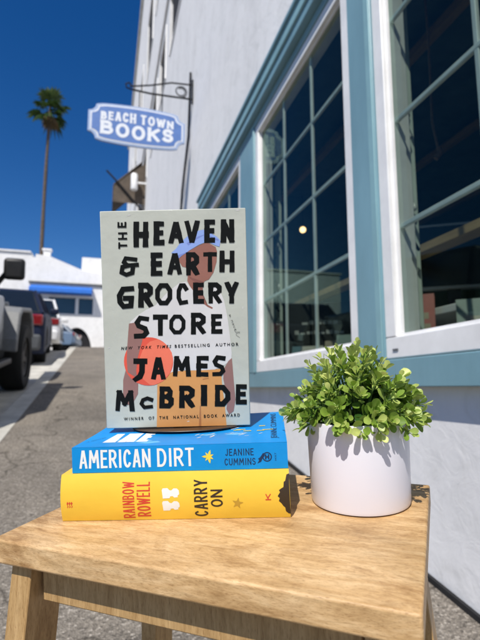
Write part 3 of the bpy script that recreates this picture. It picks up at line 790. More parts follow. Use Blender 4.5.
# ------------------------------------------------------------------ books
E1 = V((0.94128661, -0.33585354, 0.03437904)); E2 = V((0.33064108, 0.93764987, 0.10718771)); AO = V((-0.0367609, 0.50637505, -0.12905046))
def frame(e1, e2, n, o): return Matrix(((e1.x, e2.x, n.x, o.x), (e1.y, e2.y, n.y, o.y), (e1.z, e2.z, n.z, o.z), (0,0,0,1)))
# pixel grid of a printed spine -> spine coordinates (a flat artwork layout, in millimetres of the real book)
# -- yellow hardback, spine to the camera
LY, HY, DY = .2213, .0445, .142
yb = empty('yellow_hardback', frame(E1, E2, NS, AO+NS*.0003)); tag(yb, 'thick yellow hardback at the bottom of the pile with red hand lettering on its spine', 'book')
bul = lambda z: .004*(1-((z-HY/2)/(HY/2))**2)
prof = [(-bul(HY*i/10)+.004, HY*i/10) for i in range(11)]
prof = [(DY, 0)]+[(p[0], p[1]) for p in prof]+[(DY, HY), (DY, HY-.003), (.010, HY-.003), (.0075, HY/2), (.010, .003), (DY, .003)]
def prism_x(mb, poly, lo, hi):
    a = [mb.bm.verts.new((lo, p[0], p[1])) for p in poly]; b = [mb.bm.verts.new((hi, p[0], p[1])) for p in poly]
    n = len(poly)
    for i in range(n):
        j = (i+1) % n; mb.bm.faces.new((a[i], b[i], b[j], a[j]))
    for L in (a, b):
        tri = tessellate_polygon([[V((p[0], p[1], 0)) for p in poly]])
        for t in tri: mb.bm.faces.new([L[i] for i in t])
mb = MB(); prism_x(mb, prof, 0, LY); mb.build('cover', M['yellow'], yb, smooth=28)
mb = MB(); mb.box((.003, .0102, .0031), (LY-.003, DY-.004, HY-.0031)); mb.build('pages', M['pages2'], yb)
# spine layout: px across 61..291 and 523..474 in the photo of the spine
ux = lambda px: (px-61)/230*LY
uz = lambda py: (522-py)/48.5*HY
fy = lambda x, y, z: V((x, .004-bul(min(max(y, 0), HY))-.00015-z, y))
def rot_word(mb, text, px0, px1, py0, py1, sw, fn, table=G_RND, rough=.1, base=0):
    """text reading upward: its own x runs up the spine, its height runs leftwards"""
    h = ux(px1)-ux(px0); L = uz(py0)-uz(py1)
    word(mb, text, 0, 0, L, h, sw, lambda x, y, z: fn(ux(px1)-y, uz(py1)+x-(0), z) if False else fn(ux(px0)+(h-y), uz(py1)*0+uz(py0)-L+x, z), table, gap=.22, rough=rough, base=base)
mb = MB(); rot_word(mb, 'RAINBOW', 124.5, 136.5, 481.5, 519.5, .00062, fy); rot_word(mb, 'ROWELL', 139, 152.5, 482, 518, .00068, fy); 
mb2 = mb
mb.build('author_lettering', M['redprint'], yb)
mb = MB(); rot_word(mb, 'CARRY', 196.5, 210, 481, 519, .00085, fy); rot_word(mb, 'ON', 213, 225, 491, 509, .00085, fy); mb.build('title_lettering', M['brownprint'], yb)
def art(mb, pts, fn, z=0, step=.0022):
    """a printed flat shape, cut finely enough to follow a curved surface"""
    P = [V((p[0], p[1])) for p in pts]
    if sum(P[i].x*P[(i+1) % len(P)].y-P[(i+1) % len(P)].x*P[i].y for i in range(len(P))) < 0: P = P[::-1]
    xs = [p.x for p in P]; ys = [p.y for p in P]; ox, oy = min(xs), min(ys); k = 1/max(max(xs)-ox, max(ys)-oy)
    ext = [V((ox+step*i+.0003, oy+step*j+.0003)) for i in range(int((max(xs)-ox)/step)+1) for j in range(int((max(ys)-oy)/step)+1)]
    ov, _, of, _, _, src = delaunay_2d_cdt([V(((v.x-ox)*k, (v.y-oy)*k)) for v in P+ext], [], [list(range(len(P)))], 0, 1e-5)
    bv = [mb.bm.verts.new(fn(v.x/k+ox, v.y/k+oy, z)) for v in ov]
    for f, o in zip(of, src):
        if o: mb.bm.faces.new([bv[i] for i in f])
    for v in bv:
        if not v.link_faces: mb.bm.verts.remove(v)
def pxs(pts): return [(ux(x), uz(y)) for x, y in pts]
def head(cx, cy, s):      # a small profile bust lying on its side
    return pxs([(cx-9*s, cy-4*s), (cx-8*s, cy-6*s), (cx-3*s, cy-6.2*s), (cx-1*s, cy-4*s), (cx+1*s, cy-3.6*s), (cx+3.5*s, cy-5.8*s), (cx+7*s, cy-5.6*s), (cx+9*s, cy-3.5*s), (cx+9.4*s, cy+.5*s), (cx+7.5*s, cy+2.2*s), (cx+8*s, cy+3.6*s), (cx+4*s, cy+4*s), (cx+2.5*s, cy+2.4*s), (cx, cy+2.6*s), (cx-1*s, cy+4.6*s), (cx-8*s, cy+4.8*s)])
mb = MB(); art(mb, head(173, 494.5, .95), fy); art(mb, head(173, 507.5, .95), fy); mb.build('bust_print', M['wprint'], yb)
mb = MB(); s5 = [(ux(239.5)+(.0055 if i % 2 == 0 else .0023)*math.sin(i*math.pi/5+.2), uz(505.5)+(.0055 if i % 2 == 0 else .0023)*math.cos(i*math.pi/5+.2)) for i in range(10)]; art(mb, s5, fy); mb.build('star_print', M['gold'], yb)
mb = MB()
art(mb, pxs([(291.2,477), (288.5,478), (287,484), (285.5,485), (285,490), (282.5,491.5), (280.5,493), (281.5,495), (279,499), (281,501), (280,504), (282.5,506.5), (284,509), (286,511), (286.5,515), (289,517.5), (291.2,518)]), fy)
mb.build('silhouette_print', M['brownprint'], yb)
mb = MB(); rot_word(mb, 'K', 267, 272.5, 496.5, 503, .00055, fy, rough=0); 
for k in range(3):
    c = (ux(68.5+k*2.1), uz(504)); art(mb, [(c[0]-.0009, c[1]-.0032), (c[0]+.0006, c[1]-.0016), (c[0]-.0004, c[1]), (c[0]+.0008, c[1]+.0018), (c[0]-.0006, c[1]+.0033), (c[0]-.0012, c[1]+.001), (c[0]-.0004, c[1]-.0012)], fy)
mb.build('publisher_mark', M['redprint'], yb)

# -- blue paperback
LB, HB_, DB_ = .2115, .0248, .138
ob = AO+NS*(.0003+HY+.0004)+E1*.0095+E2*.0072
bb = empty('blue_paperback', frame(E1, E2, NS, ob)); tag(bb, 'bright blue paperback lying in the middle of the pile with white title on its spine', 'book')
curl = lambda x, y: .0075*max(0, (y-.05)/.09)**1.5*(.35+.65*x/LB)
mb = MB(); nx, ny = 12, 10
def gridz(z0, cf):
    return [[mb.bm.verts.new((LB*i/nx, DB_*j/ny, z0+cf(LB*i/nx, DB_*j/ny))) for i in range(nx+1)] for j in range(ny+1)]
T = gridz(HB_, curl); T2 = gridz(HB_-.0006, curl)
for G in (T, T2):
    for j in range(ny):
        for i in range(nx): mb.bm.faces.new((G[j][i], G[j][i+1], G[j+1][i+1], G[j+1][i]))
for j in range(ny):
    for i in (0, nx): mb.bm.faces.new((T[j][i], T[j+1][i], T2[j+1][i], T2[j][i]))
for i in range(nx): mb.bm.faces.new((T[ny][i], T[ny][i+1], T2[ny][i+1], T2[ny][i]))
mb.box((0, 0, 0), (LB, .0006, HB_-.0002)); mb.box((0, .0007, 0), (LB, DB_, .0006))
mb.build('cover', M['cyan'], bb, smooth=30)
mb = MB(); vs = []
for z, cf in ((.0008, lambda x, y: 0), (HB_-.0007, lambda x, y: curl(x, y)*.9)):
    vs.append([[mb.bm.verts.new((.0015+(LB-.003)*i/nx, .001+(DB_-.003)*j/ny, z+cf(LB*i/nx, DB_*j/ny))) for i in range(nx+1)] for j in range(ny+1)])
for G in vs:
    for j in range(ny):
        for i in range(nx): mb.bm.faces.new((G[j][i], G[j][i+1], G[j+1][i+1], G[j+1][i]))
for j in range(ny):
    for i in (0, nx): mb.bm.faces.new((vs[0][j][i], vs[0][j+1][i], vs[1][j+1][i], vs[1][j][i]))
for i in range(nx):
    for j in (0, ny): mb.bm.faces.new((vs[0][j][i], vs[0][j][i+1], vs[1][j][i+1], vs[1][j][i]))
mb.build('pages', M['pages'], bb)
bx = lambda px: (px-73)/215.5*LB
bz = lambda py, px=180: (475-(px-73)*.023-py)/26.2*HB_
fb = lambda x, y, z: V((x, -.00015-z, y))
mb = MB(); word(mb, 'AMERICAN', bx(80.5), .0042, bx(153)-bx(80.5), .0178, .00118, fb, G_RND, gap=.17, thin=.9); word(mb, 'DIRT', bx(159.5), .0042, bx(196.5)-bx(159.5), .0178, .00118, fb, G_RND, gap=.17, thin=.9)
mb.build('spine_title', M['wprint'], bb)
mb = MB(); word(mb, 'JEANINE', bx(227.5), .0131, bx(255.5)-bx(227.5), .0066, .00042, fb, G_RND, gap=.25); word(mb, 'CUMMINS', bx(226.5), .0040, bx(257)-bx(226.5), .0066, .00042, fb, G_RND, gap=.25)
c0 = (bx(268.5), .0112)
mb.poly([(c0[0]+.0046*math.cos(2*math.pi*i/24), c0[1]+.0046*math.sin(2*math.pi*i/24)) for i in range(24)], [[(c0[0]+.0035*math.cos(2*math.pi*i/24), c0[1]+.0035*math.sin(2*math.pi*i/24)) for i in range(24)]], lambda x, y: fb(x, y, 0))
glyph(mb, 'H', c0[0]-.0021, c0[1]-.0024, .0042, .0048, .0007, fb)
text_mesh(mb, 'HOLT', 0, 0, .0016, .0075, lambda x, y, z: fb(bx(277.5)-y, .0075+x, z))
art(mb, [(bx(258.8), .0052), (bx(262.5), .0068), (bx(264.3), .0105), (bx(266), .0120), (bx(266.3), .0142), (bx(264.6), .0150), (bx(263.2), .0130), (bx(261.5), .0108), (bx(259.6), .0098), (bx(260.6), .0082)], fb, 4e-5)
mb.build('spine_lettering', M['navyprint'], bb)
mb = MB()
c1 = (bx(211), .0128)
for k in range(7):
    a = .4+k*.9; r1 = .0068 if k % 2 else .0052
    mb.poly([(c1[0]+.001*math.cos(a+1.57), c1[1]+.001*math.sin(a+1.57)), (c1[0]+r1*.6*math.cos(a+.28), c1[1]+r1*.6*math.sin(a+.28)), (c1[0]+r1*math.cos(a), c1[1]+r1*math.sin(a)), (c1[0]+r1*.6*math.cos(a-.28), c1[1]+r1*.6*math.sin(a-.28)), (c1[0]-.001*math.cos(a+1.57), c1[1]-.001*math.sin(a+1.57))], (), lambda x, y, k=k: fb(x, y, k*2e-5))
mb.build('bird_print', M['yprint'], bb)
# cover side, facing up
fc = lambda x, y, z: V((x, y, HB_+curl(x, y)+.00015+z))
mb = MB()
word(mb, 'AME', .024, .019, .046, .042, .0042, lambda x, y, z: fc(x, y, z), G_RND, gap=.17)
for i in range(24):
    x = rnd.uniform(.115, .185); y = rnd.uniform(.028, .075); a = rnd.uniform(.4, 1.2); l = rnd.uniform(.004, .010)
    dx, dy = l*math.cos(a), l*math.sin(a)
    art(mb, [(x, y), (x+.0016, y), (x+dx+.0016, y+dy), (x+dx, y+dy)], fc, i*1e-5)
mb.build('cover_title', M['wprint'], bb)
mb = MB()
for i in range(15):
    x = rnd.uniform(.12, .19); y = rnd.uniform(.05, .095); l = rnd.uniform(.004, .012)
    art(mb, [(x, y), (x+l, y+.001), (x+l, y+.003), (x, y+.0025)], fc, .0003+i*1e-5)
mb.build('yellow_flecks', M['yprint'], bb)
mb = MB()
for i in range(9):
    x = rnd.uniform(.02, .17); y = rnd.uniform(.01, .1); l = rnd.uniform(.012, .03)
    art(mb, [(x, y), (x+l*.5, y-.003), (x+l, y+.002), (x+l*.8, y+.008), (x+l*.3, y+.007)], fc, -.0001+i*1e-5)
mb.build('pale_patches', M['cyanp'], bb)
mb = MB(); 
text_mesh(mb, 'JEANINE CUMMINS', 0, 0, .0085, .112, lambda x, y, z: fc(.2045-y, .018+x, .0002+z))
text_mesh(mb, 'A NOVEL', 0, 0, .004, .03, lambda x, y, z: fc(.006+x*.45, .02+x*.75+y, .0002+z))
mb.build('cover_author', M['navyprint'], bb)

# -- standing sage grey hardback on a small dark stand
def at_depth(px, py, d): return ray(px, py)*(d/FPX)
BL, BR = at_depth(107, 430, .527), at_depth(251, 424, .527)
TL, TR = at_depth(99, 210, .5205), at_depth(245, 209, .5205)
G1 = ((BR-BL)+(TR-TL)).normalized(); up_ = ((TL-BL)+(TR-BR)); up_ = (up_-G1*up_.dot(G1)).normalized(); G2 = up_.cross(G1)   # G2 points away from the camera
HG = ((TL-BL).length+(TR-BR).length)/2; WG = ((BR-BL).length+(TR-TL).length)/2
og = (BL+BR+TL+TR)/4-G1*WG/2-up_*HG/2
gb = empty('grey_hardback', frame(G1, G2, up_, og)); tag(gb, 'pale grey hardback standing upright on the pile, figure with red ball on its cover', 'book')
TG = .031
mb = MB(); mb.box((0, 0, 0), (WG, .0028, HG)); mb.box((0, TG-.0028, 0), (WG, TG, HG)); mb.box((0, .0029, 0), (.0028, TG-.0029, HG)); mb.build('cover', M['grey_cover'], gb, bevel=.0009)
mb = MB(); mb.box((.003, .003, .003), (WG-.004, TG-.003, HG-.003)); mb.build('pages', M['pages'], gb)
mb = MB()
for (u, v, a, l) in ((.004,.09,.3,.004), (.055,.075,.4,.0022), (.014,.105,1.2,.003), (.12,.205,.2,.0025), (.145,.03,.9,.003), (.012,.16,1.4,.002), (.156,.13,1.5,.004), (.09,.006,.1,.004), (.03,.237,.1,.005), (.15,.24,.0,.006)):
    dx, dy = l*math.cos(a), l*math.sin(a)
    mb.face([(u, -.00018, v), (u+dx*.5-dy*.12, -.00018, v+dy*.5+dx*.12), (u+dx, -.00018, v+dy), (u+dx*.5+dy*.1, -.00018, v+dy*.5-dx*.1)])
mb.build('scuff_marks', M['shirt'], gb)
# layout of the printed cover: photo pixels of the cover sheet -> cover coordinates (inverse bilinear)
Q = [(107, 430), (251, 424), (245, 209), (99, 210)]
def cv(px, py):
    u = v = .5
    for _ in range(8):
        x = Q[0][0]*(1-u)*(1-v)+Q[1][0]*u*(1-v)+Q[2][0]*u*v+Q[3][0]*(1-u)*v
        y = Q[0][1]*(1-u)*(1-v)+Q[1][1]*u*(1-v)+Q[2][1]*u*v+Q[3][1]*(1-u)*v
        u += (px-x)/145; v -= (py-y)/218
    return (min(max(u, .002), .998)*WG, min(max(v, .002), .998)*HG)
fg = lambda x, y, z: V((x, -.00012-z, y))
def zq(x0, y0, s, pts): return [cv(x0+x/s, y0+y/s) for x, y in pts]
def cpoly(name, m, polys, z):
    mb = MB()
    for p in polys: mb.poly(p, (), lambda x, y: fg(x, y, z))
    return mb.build(name, m, fig)
fig = MB()
fig.poly([cv(x, y) for x, y in [(129,323),(139,321),(144,330),(143,342),(139.5,356),(136.5,370),(138.5,382),(138.3,394),(134,402),(131.5,407),(127.5,404),(123.5,394),(123.5,380),(127,366),(127.5,345)]], (), lambda x, y: fg(x, y, .00012))
fig = fig.build('figure_print', M['skin2'], gb)
cpoly('arm_print', M['skin2'], [[cv(x, y) for x, y in [(228.5,360),(232,357),(234,380),(235.8,398),(234,410),(229.5,413.5),(226.8,408),(228,398),(223.5,378),(224,368)]]], .00012)
cpoly('skirt_print', M['skirt'], [[cv(x, y) for x, y in [(157.6,383),(172,371),(200,369),(221,368),(222.5,385),(225.2,404),(227,424.6),(157.3,428)]]], .00004)
cpoly('skirt_slit_print', M['skirt2'], [[cv(x, y) for x, y in [(200.2,405),(201.2,405),(201.8,425.8),(199.3,426)]], [cv(x, y) for x, y in [(203,378),(209,377),(209,378),(203,379)]]], .00009)
ballp = [cv(148.8+24.6*math.cos(2*math.pi*i/40), 361+24.4*math.sin(2*math.pi*i/40)) for i in range(40)]
cpoly('shirt_print', M['shirt'], [[cv(x, y) for x, y in [(179,282.5),(186,281),(193,290),(198,300),(206,305),(213,301),(211,287),(213,281.5),(219,288),(224,300),(227.5,317),(230,335),(231.8,352),(231.5,359),(224,364.5),(215,368.6),(200,369.6),(183,369.8),(172,371.5),(160,380),(150,383),(143,345),(142,330),(137.5,323),(131,323.5),(130,321.5),(137,315),(147,308.5),(155,305),(166,293)]]], .00008)
cpoly('ball_print', M['ball'], [ballp], .00016)
cpoly('ball_tint_print', M['ball2'], [[cv(x, y) for x, y in [(140,357),(144,347),(150,341),(158,338.5),(166,343.5),(172,352),(173.2,361),(170,373),(163,381),(154,385),(150,384.5),(141,377)]]], .0002)
cpoly('forearm_print', M['skin2'], [[cv(x, y) for x, y in [(129,323),(137,322),(143,331),(142.5,340),(138,357),(136.5,370),(137.3,378),(128,372),(127,360),(127.5,345)]]], .00024)
cpoly('face_print', M['skin'], [zq(165, 205, 5.647, [(78,300),(95,285),(140,255),(190,228),(235,210),(285,238),(292,262),(290,320),(272,380),(247,418),(222,428),(212,452),(214,500),(233,560),(270,576),(266,584),(240,572),(200,540),(165,490),(140,455),(125,425),(128,395),(116,350),(96,345),(82,322)])], .00014)
cpoly('face_shade_print', M['skin3'], [zq(165, 205, 5.647, [(118,352),(128,392),(150,408),(215,430),(212,452),(214,500),(233,560),(270,576),(240,560),(205,500),(190,450),(140,412),(122,385)])], .00019)
cpoly('scarf_print', M['scarf'], [zq(165, 205, 5.647, [(34,268),(60,245),(90,207),(130,172),(180,147),(215,141),(250,158),(290,180),(311,202),(306,236),(290,232),(268,222),(236,207),(190,224),(140,253),(95,283),(72,304),(60,290)])], .00024)
cpoly('scarf_fold_print', M['scarf2'], [zq(165, 205, 5.647, [(60,285),(130,262),(95,283),(72,304)]), zq(165, 205, 5.647, [(120,215),(185,178),(230,165),(180,192),(130,228)]), zq(165, 205, 5.647, [(250,175),(300,195),(300,205),(255,188)])], .00029)
LET = [('H',133,220.9,148.1,246.6),('E',153.4,220.9,163.9,244.8),('A',168.5,221.6,183,243.2),('V',184.2,220.6,199,243),('E',204,220,214.8,243),('N',220.6,220,233.9,243),
 ('&',118.7,255.3,138.6,276),('E',150.6,251.9,162.2,275.2),('A',167.5,252.6,181.6,274.2),('R',185.7,252,198.9,275.2),('T',202.8,252,216.6,271.6),('H',219.3,250.7,234.2,272),
 ('G',116.9,285.1,133.8,308.2),('R',138.2,281.8,152.8,306.8),('O',155,282.5,172.2,304.6),('C',176.3,282.5,188.2,304.6),('E',193,282,203.8,303.2),('R',208.2,282,221.5,303.2),('Y',224.8,281.2,238.2,303),
 ('S',134.1,314.8,149.2,338.2),('T',153.2,313.8,167.8,335.2),('O',169.2,313.8,185.6,333.7),('R',191,312,205.6,333.7),('E',211.2,313.4,222.2,333),
 ('J',133.4,358,147.9,382.1),('A',151.4,356.5,166,379.4),('M',173.1,355.3,190.9,375.9),('E',196.6,355,208.8,375.9),('S',212.3,354.2,225.6,375.5),
 ('M',115.7,390.2,135,411.8),('c',140,396.2,153.6,409.5),('B',160,386,174,408.2),('R',179.7,385,194.9,407.6),('I',201.2,384,207.4,405.2),('D',215.3,383.8,230.5,405.6),('E',236.1,383.1,246.8,403.2)]
mb = MB()
def quadmap(x0, y0, x1, y1):
    a, b, c, d = cv(x0, y1), cv(x1, y1), cv(x1, y0), cv(x0, y0)
    def f(x, y, z):
        px = (a[0]*(1-x)+b[0]*x)*(1-y)+(d[0]*(1-x)+c[0]*x)*y; py = (a[1]*(1-x)+b[1]*x)*(1-y)+(d[1]*(1-x)+c[1]*x)*y
        return fg(px, py, .0004+z)
    return f
def glyph_aspect(mb, ch, f, wpx, hpx, sw, rough):
    """letter in a unit square stretched to its true aspect so strokes keep their width"""
    asp = wpx/hpx
    glyph(mb, ch, 0, 0, asp, 1, sw, lambda x, y, z: f(x/asp, y, z), G_CUT, rough)
for ch, x0, y0, x1, y1 in LET:
    sw = .113 if ch not in 'SGOC&c' else .106
    if ch == 'c': sw = .14
    if ch == '&': sw = .098
    if ch == 'I': sw = .14
    glyph_aspect(mb, ch, quadmap(x0, y0, x1, y1), x1-x0, y1-y0, sw, .13)
for ch, x0, y0, x1, y1 in (('T',118,241.3,127,247.8), ('H',117.7,231.4,126.9,238.8), ('E',117.1,221.1,126,226.8)):
    f = quadmap(x0, y0, x1, y1)       # turned a quarter: reads upward
    asp = (y1-y0)/(x1-x0)
    glyph(mb, ch, 0, 0, asp, 1, .105, lambda x, y, z, f=f, asp=asp: f(1-y, x/asp, z), G_CUT, .08)
mb.build('title_lettering', M['ink'], gb)
mb = MB()
def line_text(s, xa, ya, xb, yb, hpx, shear=0, bold=.0):
    a, b = cv(xa, ya), cv(xb, yb); d = V((b[0]-a[0], b[1]-a[1])); L = d.length; d /= L; nn = V((-d.y, d.x)); h = hpx/218*HG
    text_mesh(mb, s, 0, 0, h, L, lambda x, y, z: fg(a[0]+d.x*x+nn.x*y, a[1]+d.y*x+nn.y*y, .0004), shear, bold)
def spaced(s): return ' '.join(s.replace(' ', '  '))
line_text(spaced('NEW YORK TIMES'), 121.3, 349.5, 171.5, 347.3, 3.1, .25, .02)
line_text(spaced('BESTSELLING AUTHOR'), 175, 347.2, 238.5, 344.8, 3.2, 0, .02)
line_text(spaced('WINNER OF THE NATIONAL BOOK AWARD'), 124.5, 421.3, 240.2, 415.3, 3.2, 0, .02)
# 'a novel' in thin script running down the right side
scr = [[(0,.35),(.03,.5),(.0,.55),(-.03,.4),(0,.3),(.06,.5),(.08,.3)], [(.22,.3),(.23,.55),(.26,.5),(.30,.55),(.31,.3)], [(.36,.45),(.39,.55),(.43,.45),(.39,.3),(.36,.45)], [(.47,.55),(.51,.3),(.56,.6)], [(.60,.42),(.66,.52),(.64,.6),(.6,.45),(.63,.3),(.70,.35)], [(.72,.35),(.80,1.0),(.83,.95),(.79,.4),(.84,.3),(1,.7)]]
for s in scr:
    P = [cv(229.6+u*8.5+(v-.4)*5.5, 314.5+u*23-(v-.4)*3.2) for u, v in s]
    stroke(mb, P, .00017, .00013, lambda x, y, z: fg(x, y, .0004), (-1, -1, 1, 1), 0)
mb.build('small_lettering', M['ink'], gb)
# the stand
so_ = ob+NS*(HB_+.0006)
bmid = og+G1*WG*.5
hs_ = V((E1.dot(bmid-so_), E2.dot(bmid-so_), 0))
sd = empty('book_stand', frame(E1, E2, NS, so_)); tag(sd, 'small dark brown oval stand under the upright book', 'stand')
loc_h = NS.dot(bmid-so_)
mb = MB(); cxs, cys = hs_.x+.006, hs_.y+.014
mb.prism([(cxs+.062*math.cos(2*math.pi*i/40), cys+.033*math.sin(2*math.pi*i/40)) for i in range(40)], 2, .0006+.001, max(.003, loc_h-.004)); mb.build('base', M['standw'], sd, bevel=.0008)
mb = MB(); mb.box((cxs-.02, cys+.022, max(.003, loc_h-.0035)), (cxs+.02, cys+.027, .10)); mb.build('back_rest', M['standw'], sd, bevel=.0008)
print('stand gap', loc_h)

# ------------------------------------------------------------------ potted plant
pc = AO+E1*.2945+E2*.0475+NS*.0003
pt = empty('potted_plant', frame(E1, E2, NS, pc)); tag(pt, 'small leafy green plant in a plain white cylindrical pot on the stool', 'potted plant')
PH = .0845
mb = MB(); mb.lathe([(0,.0002),(.0465,.0002),(.0488,.0012),(.0496,.004),(.0512,PH-.002),(.0509,PH-.0004),(.0500,PH),(.0490,PH-.0006),(.0486,PH-.003),(.0478,PH-.016)], 96); mb.build('pot', M['pot'], pt, smooth=50)
mb = MB(); mb.lathe([(0,PH-.009)]+[(.0482*i/8, PH-.010+.002*math.sin(i*2.1)) for i in range(1, 9)], 40)
for v in mb.bm.verts: v.co.z += rnd.uniform(-.0012, .0012)
mb.build('soil', M['soil'], pt, smooth=80)
mbL = MB(); tone = []
def leaf_at(p, d, nrm_, L, Wd, t):
    """spoon shaped leaf from p along d, face toward nrm_"""
    d = d.normalized(); side = d.cross(nrm_)
    if side.length < 1e-3: side = d.cross(V((1,.3,.2)))
    side.normalize(); n = side.cross(d).normalized()
    rows = [(0, .06, 0), (.18, .16, 0), (.42, .62, -.01), (.66, .98, -.02), (.86, .86, -.06), (.97, .45, -.11), (1.0, .12, -.13)]
    cup = rnd.uniform(.08, .26); bend = rnd.uniform(-.1, .22)
    L_, C_, R2 = [], [], []
    for s, w_, dz in rows:
        c = p+d*L*s-n*L*bend*s*s
        hw = Wd*w_*.5
        C_.append(mbL.bm.verts.new(c)); L_.append(mbL.bm.verts.new(c-side*hw+n*hw*cup*1.6)); R2.append(mbL.bm.verts.new(c+side*hw+n*hw*cup*1.6))
    for i in range(len(rows)-1):
        for a, b in ((L_, C_), (C_, R2)):
            f = mbL.bm.faces.new((a[i], b[i], b[i+1], a[i+1])); f.smooth = True; tone.append(t)
mbS = MB()
def sprig(base, tip, nl, scale=1.0, t0=.5):
    mid = base.lerp(tip, .5)+V((0, 0, .010))
    pts = [base, base.lerp(mid, .6), mid, mid.lerp(tip, .55), tip]
    mbS.tube(pts, [.0011, .001, .0009, .0008, .0005], 5)
    ax = (tip-mid).normalized()
    q = ax.orthogonal().normalized(); q2 = ax.cross(q)
    for i in range(nl):
        f = i/(nl-1); s = .38+.62*f
        p = mid.lerp(tip, (s-.38)/.62) if s > .38 else mid
        a = i*2.4+rnd.uniform(-.4, .4)
        out = q*math.cos(a)+q2*math.sin(a)
        spread = 1.25-.85*f
        d = ax*(.55+.5*f)+out*spread+V((0,0,.18))+V((rnd.uniform(-.2,.2), rnd.uniform(-.2,.2), rnd.uniform(-.15,.2)))
        L = scale*rnd.choice((.82, 1, 1, 1.1))*rnd.uniform(.0095, .0148)*(1 if f < .85 else .72)
        nn = ax*1.1-out*.35*(1-f)+V((0,0,.7))+V((rnd.uniform(-.35,.35), rnd.uniform(-.35,.35), rnd.uniform(-.2,.2)))
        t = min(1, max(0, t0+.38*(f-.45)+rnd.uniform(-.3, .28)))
        leaf_at(p, d, nn, L, L*rnd.uniform(.52, .66), t)
top = V((0, 0, PH-.008))
N_S = 92
for k in range(N_S):
    f = (k+.5)/N_S; th = math.acos(1-f*1.12) if 1-f*1.12 > -1 else math.pi   # from straight up to a little below level
    ph = k*2.39996+rnd.uniform(-.25, .25)
    rr = rnd.uniform(.90, 1.08)
    # an uneven mound: tall off-centre peak to the left, wide skirt
    hz = .070*rr; hr = .0635*rr
    pk = math.cos(th)**2.2 if th < 1.57 else 0
    v = V((math.sin(th)*math.cos(ph)*hr, math.sin(th)*math.sin(ph)*hr*.9, (math.cos(th)*.62+.40*pk)*hz))
    if th < .75: v.x -= .006; v.z += .006*rnd.uniform(.2, 1)
    if v.z < .004: v.z = rnd.uniform(-.004, .006)
    b = top+V((v.x*.30, v.y*.30, 0))
    inner = 0
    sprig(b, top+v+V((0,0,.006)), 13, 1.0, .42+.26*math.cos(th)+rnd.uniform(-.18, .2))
for k in range(30):      # inner, darker sprigs that close the crown
    th = rnd.uniform(0, 1.45); ph = rnd.uniform(0, 6.28); r = rnd.uniform(.5, .74)
    v = V((math.sin(th)*math.cos(ph)*.068*r, math.sin(th)*math.sin(ph)*.06*r, math.cos(th)*.07*r))
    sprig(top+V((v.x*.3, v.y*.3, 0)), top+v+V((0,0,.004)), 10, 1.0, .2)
for (x, y, z) in ((-.068,-.012,.020), (-.071,.0,.012), (.066,-.01,.020), (.066,.008,.024), (-.055,-.03,.012), (.040,-.050,.000), (.012,-.056,.002), (.052,-.040,.006), (.061,-.026,.012)):
    sprig(top+V((x*.35, y*.35, .002)), top+V((x, y, z)), 12, .98, .55)
foo = mbL.build('foliage', M['leaf'], pt, recalc=False)
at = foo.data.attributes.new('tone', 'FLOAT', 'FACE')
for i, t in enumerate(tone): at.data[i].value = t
mbS.build('stems', M['stem'], pt, smooth=80)

# ------------------------------------------------------------------ vehicles
SLOPE = math.atan(.1474)
def wheel(parent, x, y, r, wd, side, rim='rim'):
    mw = Matrix.Translation((x, y, r)) @ Matrix.Rotation(R_(90), 4, 'Y')
    mb = MB(); h = wd/2
    mb.lathe([(r*.60,-h*.9),(r*.72,-h),(r*.93,-h),(r*.99,-h*.75),(r,-h*.4),(r,h*.4),(r*.99,h*.75),(r*.93,h),(r*.72,h),(r*.60,h*.9)], 36, mw)
    t = mb.build('wheel', M['tyre'], parent, smooth=50)
    mb = MB(); s = side*h
    mb.lathe([(r*.62,-h*.85),(r*.62,s*.70),(r*.56,s*.80),(r*.50,s*.60)], 32, mw)
    for k in range(5):
        a = k*2*math.pi/5
        Rm = mw @ Matrix.Rotation(a, 4, 'Z')
        mb.box((r*.08, -r*.07, s*.62-.012), (r*.53, r*.07, s*.62+.012), Rm)
    mb.lathe([(0,s*.75),(r*.13,s*.72),(r*.15,s*.5)], 16, mw)
    mb.build('rim', M[rim], t, smooth=40)

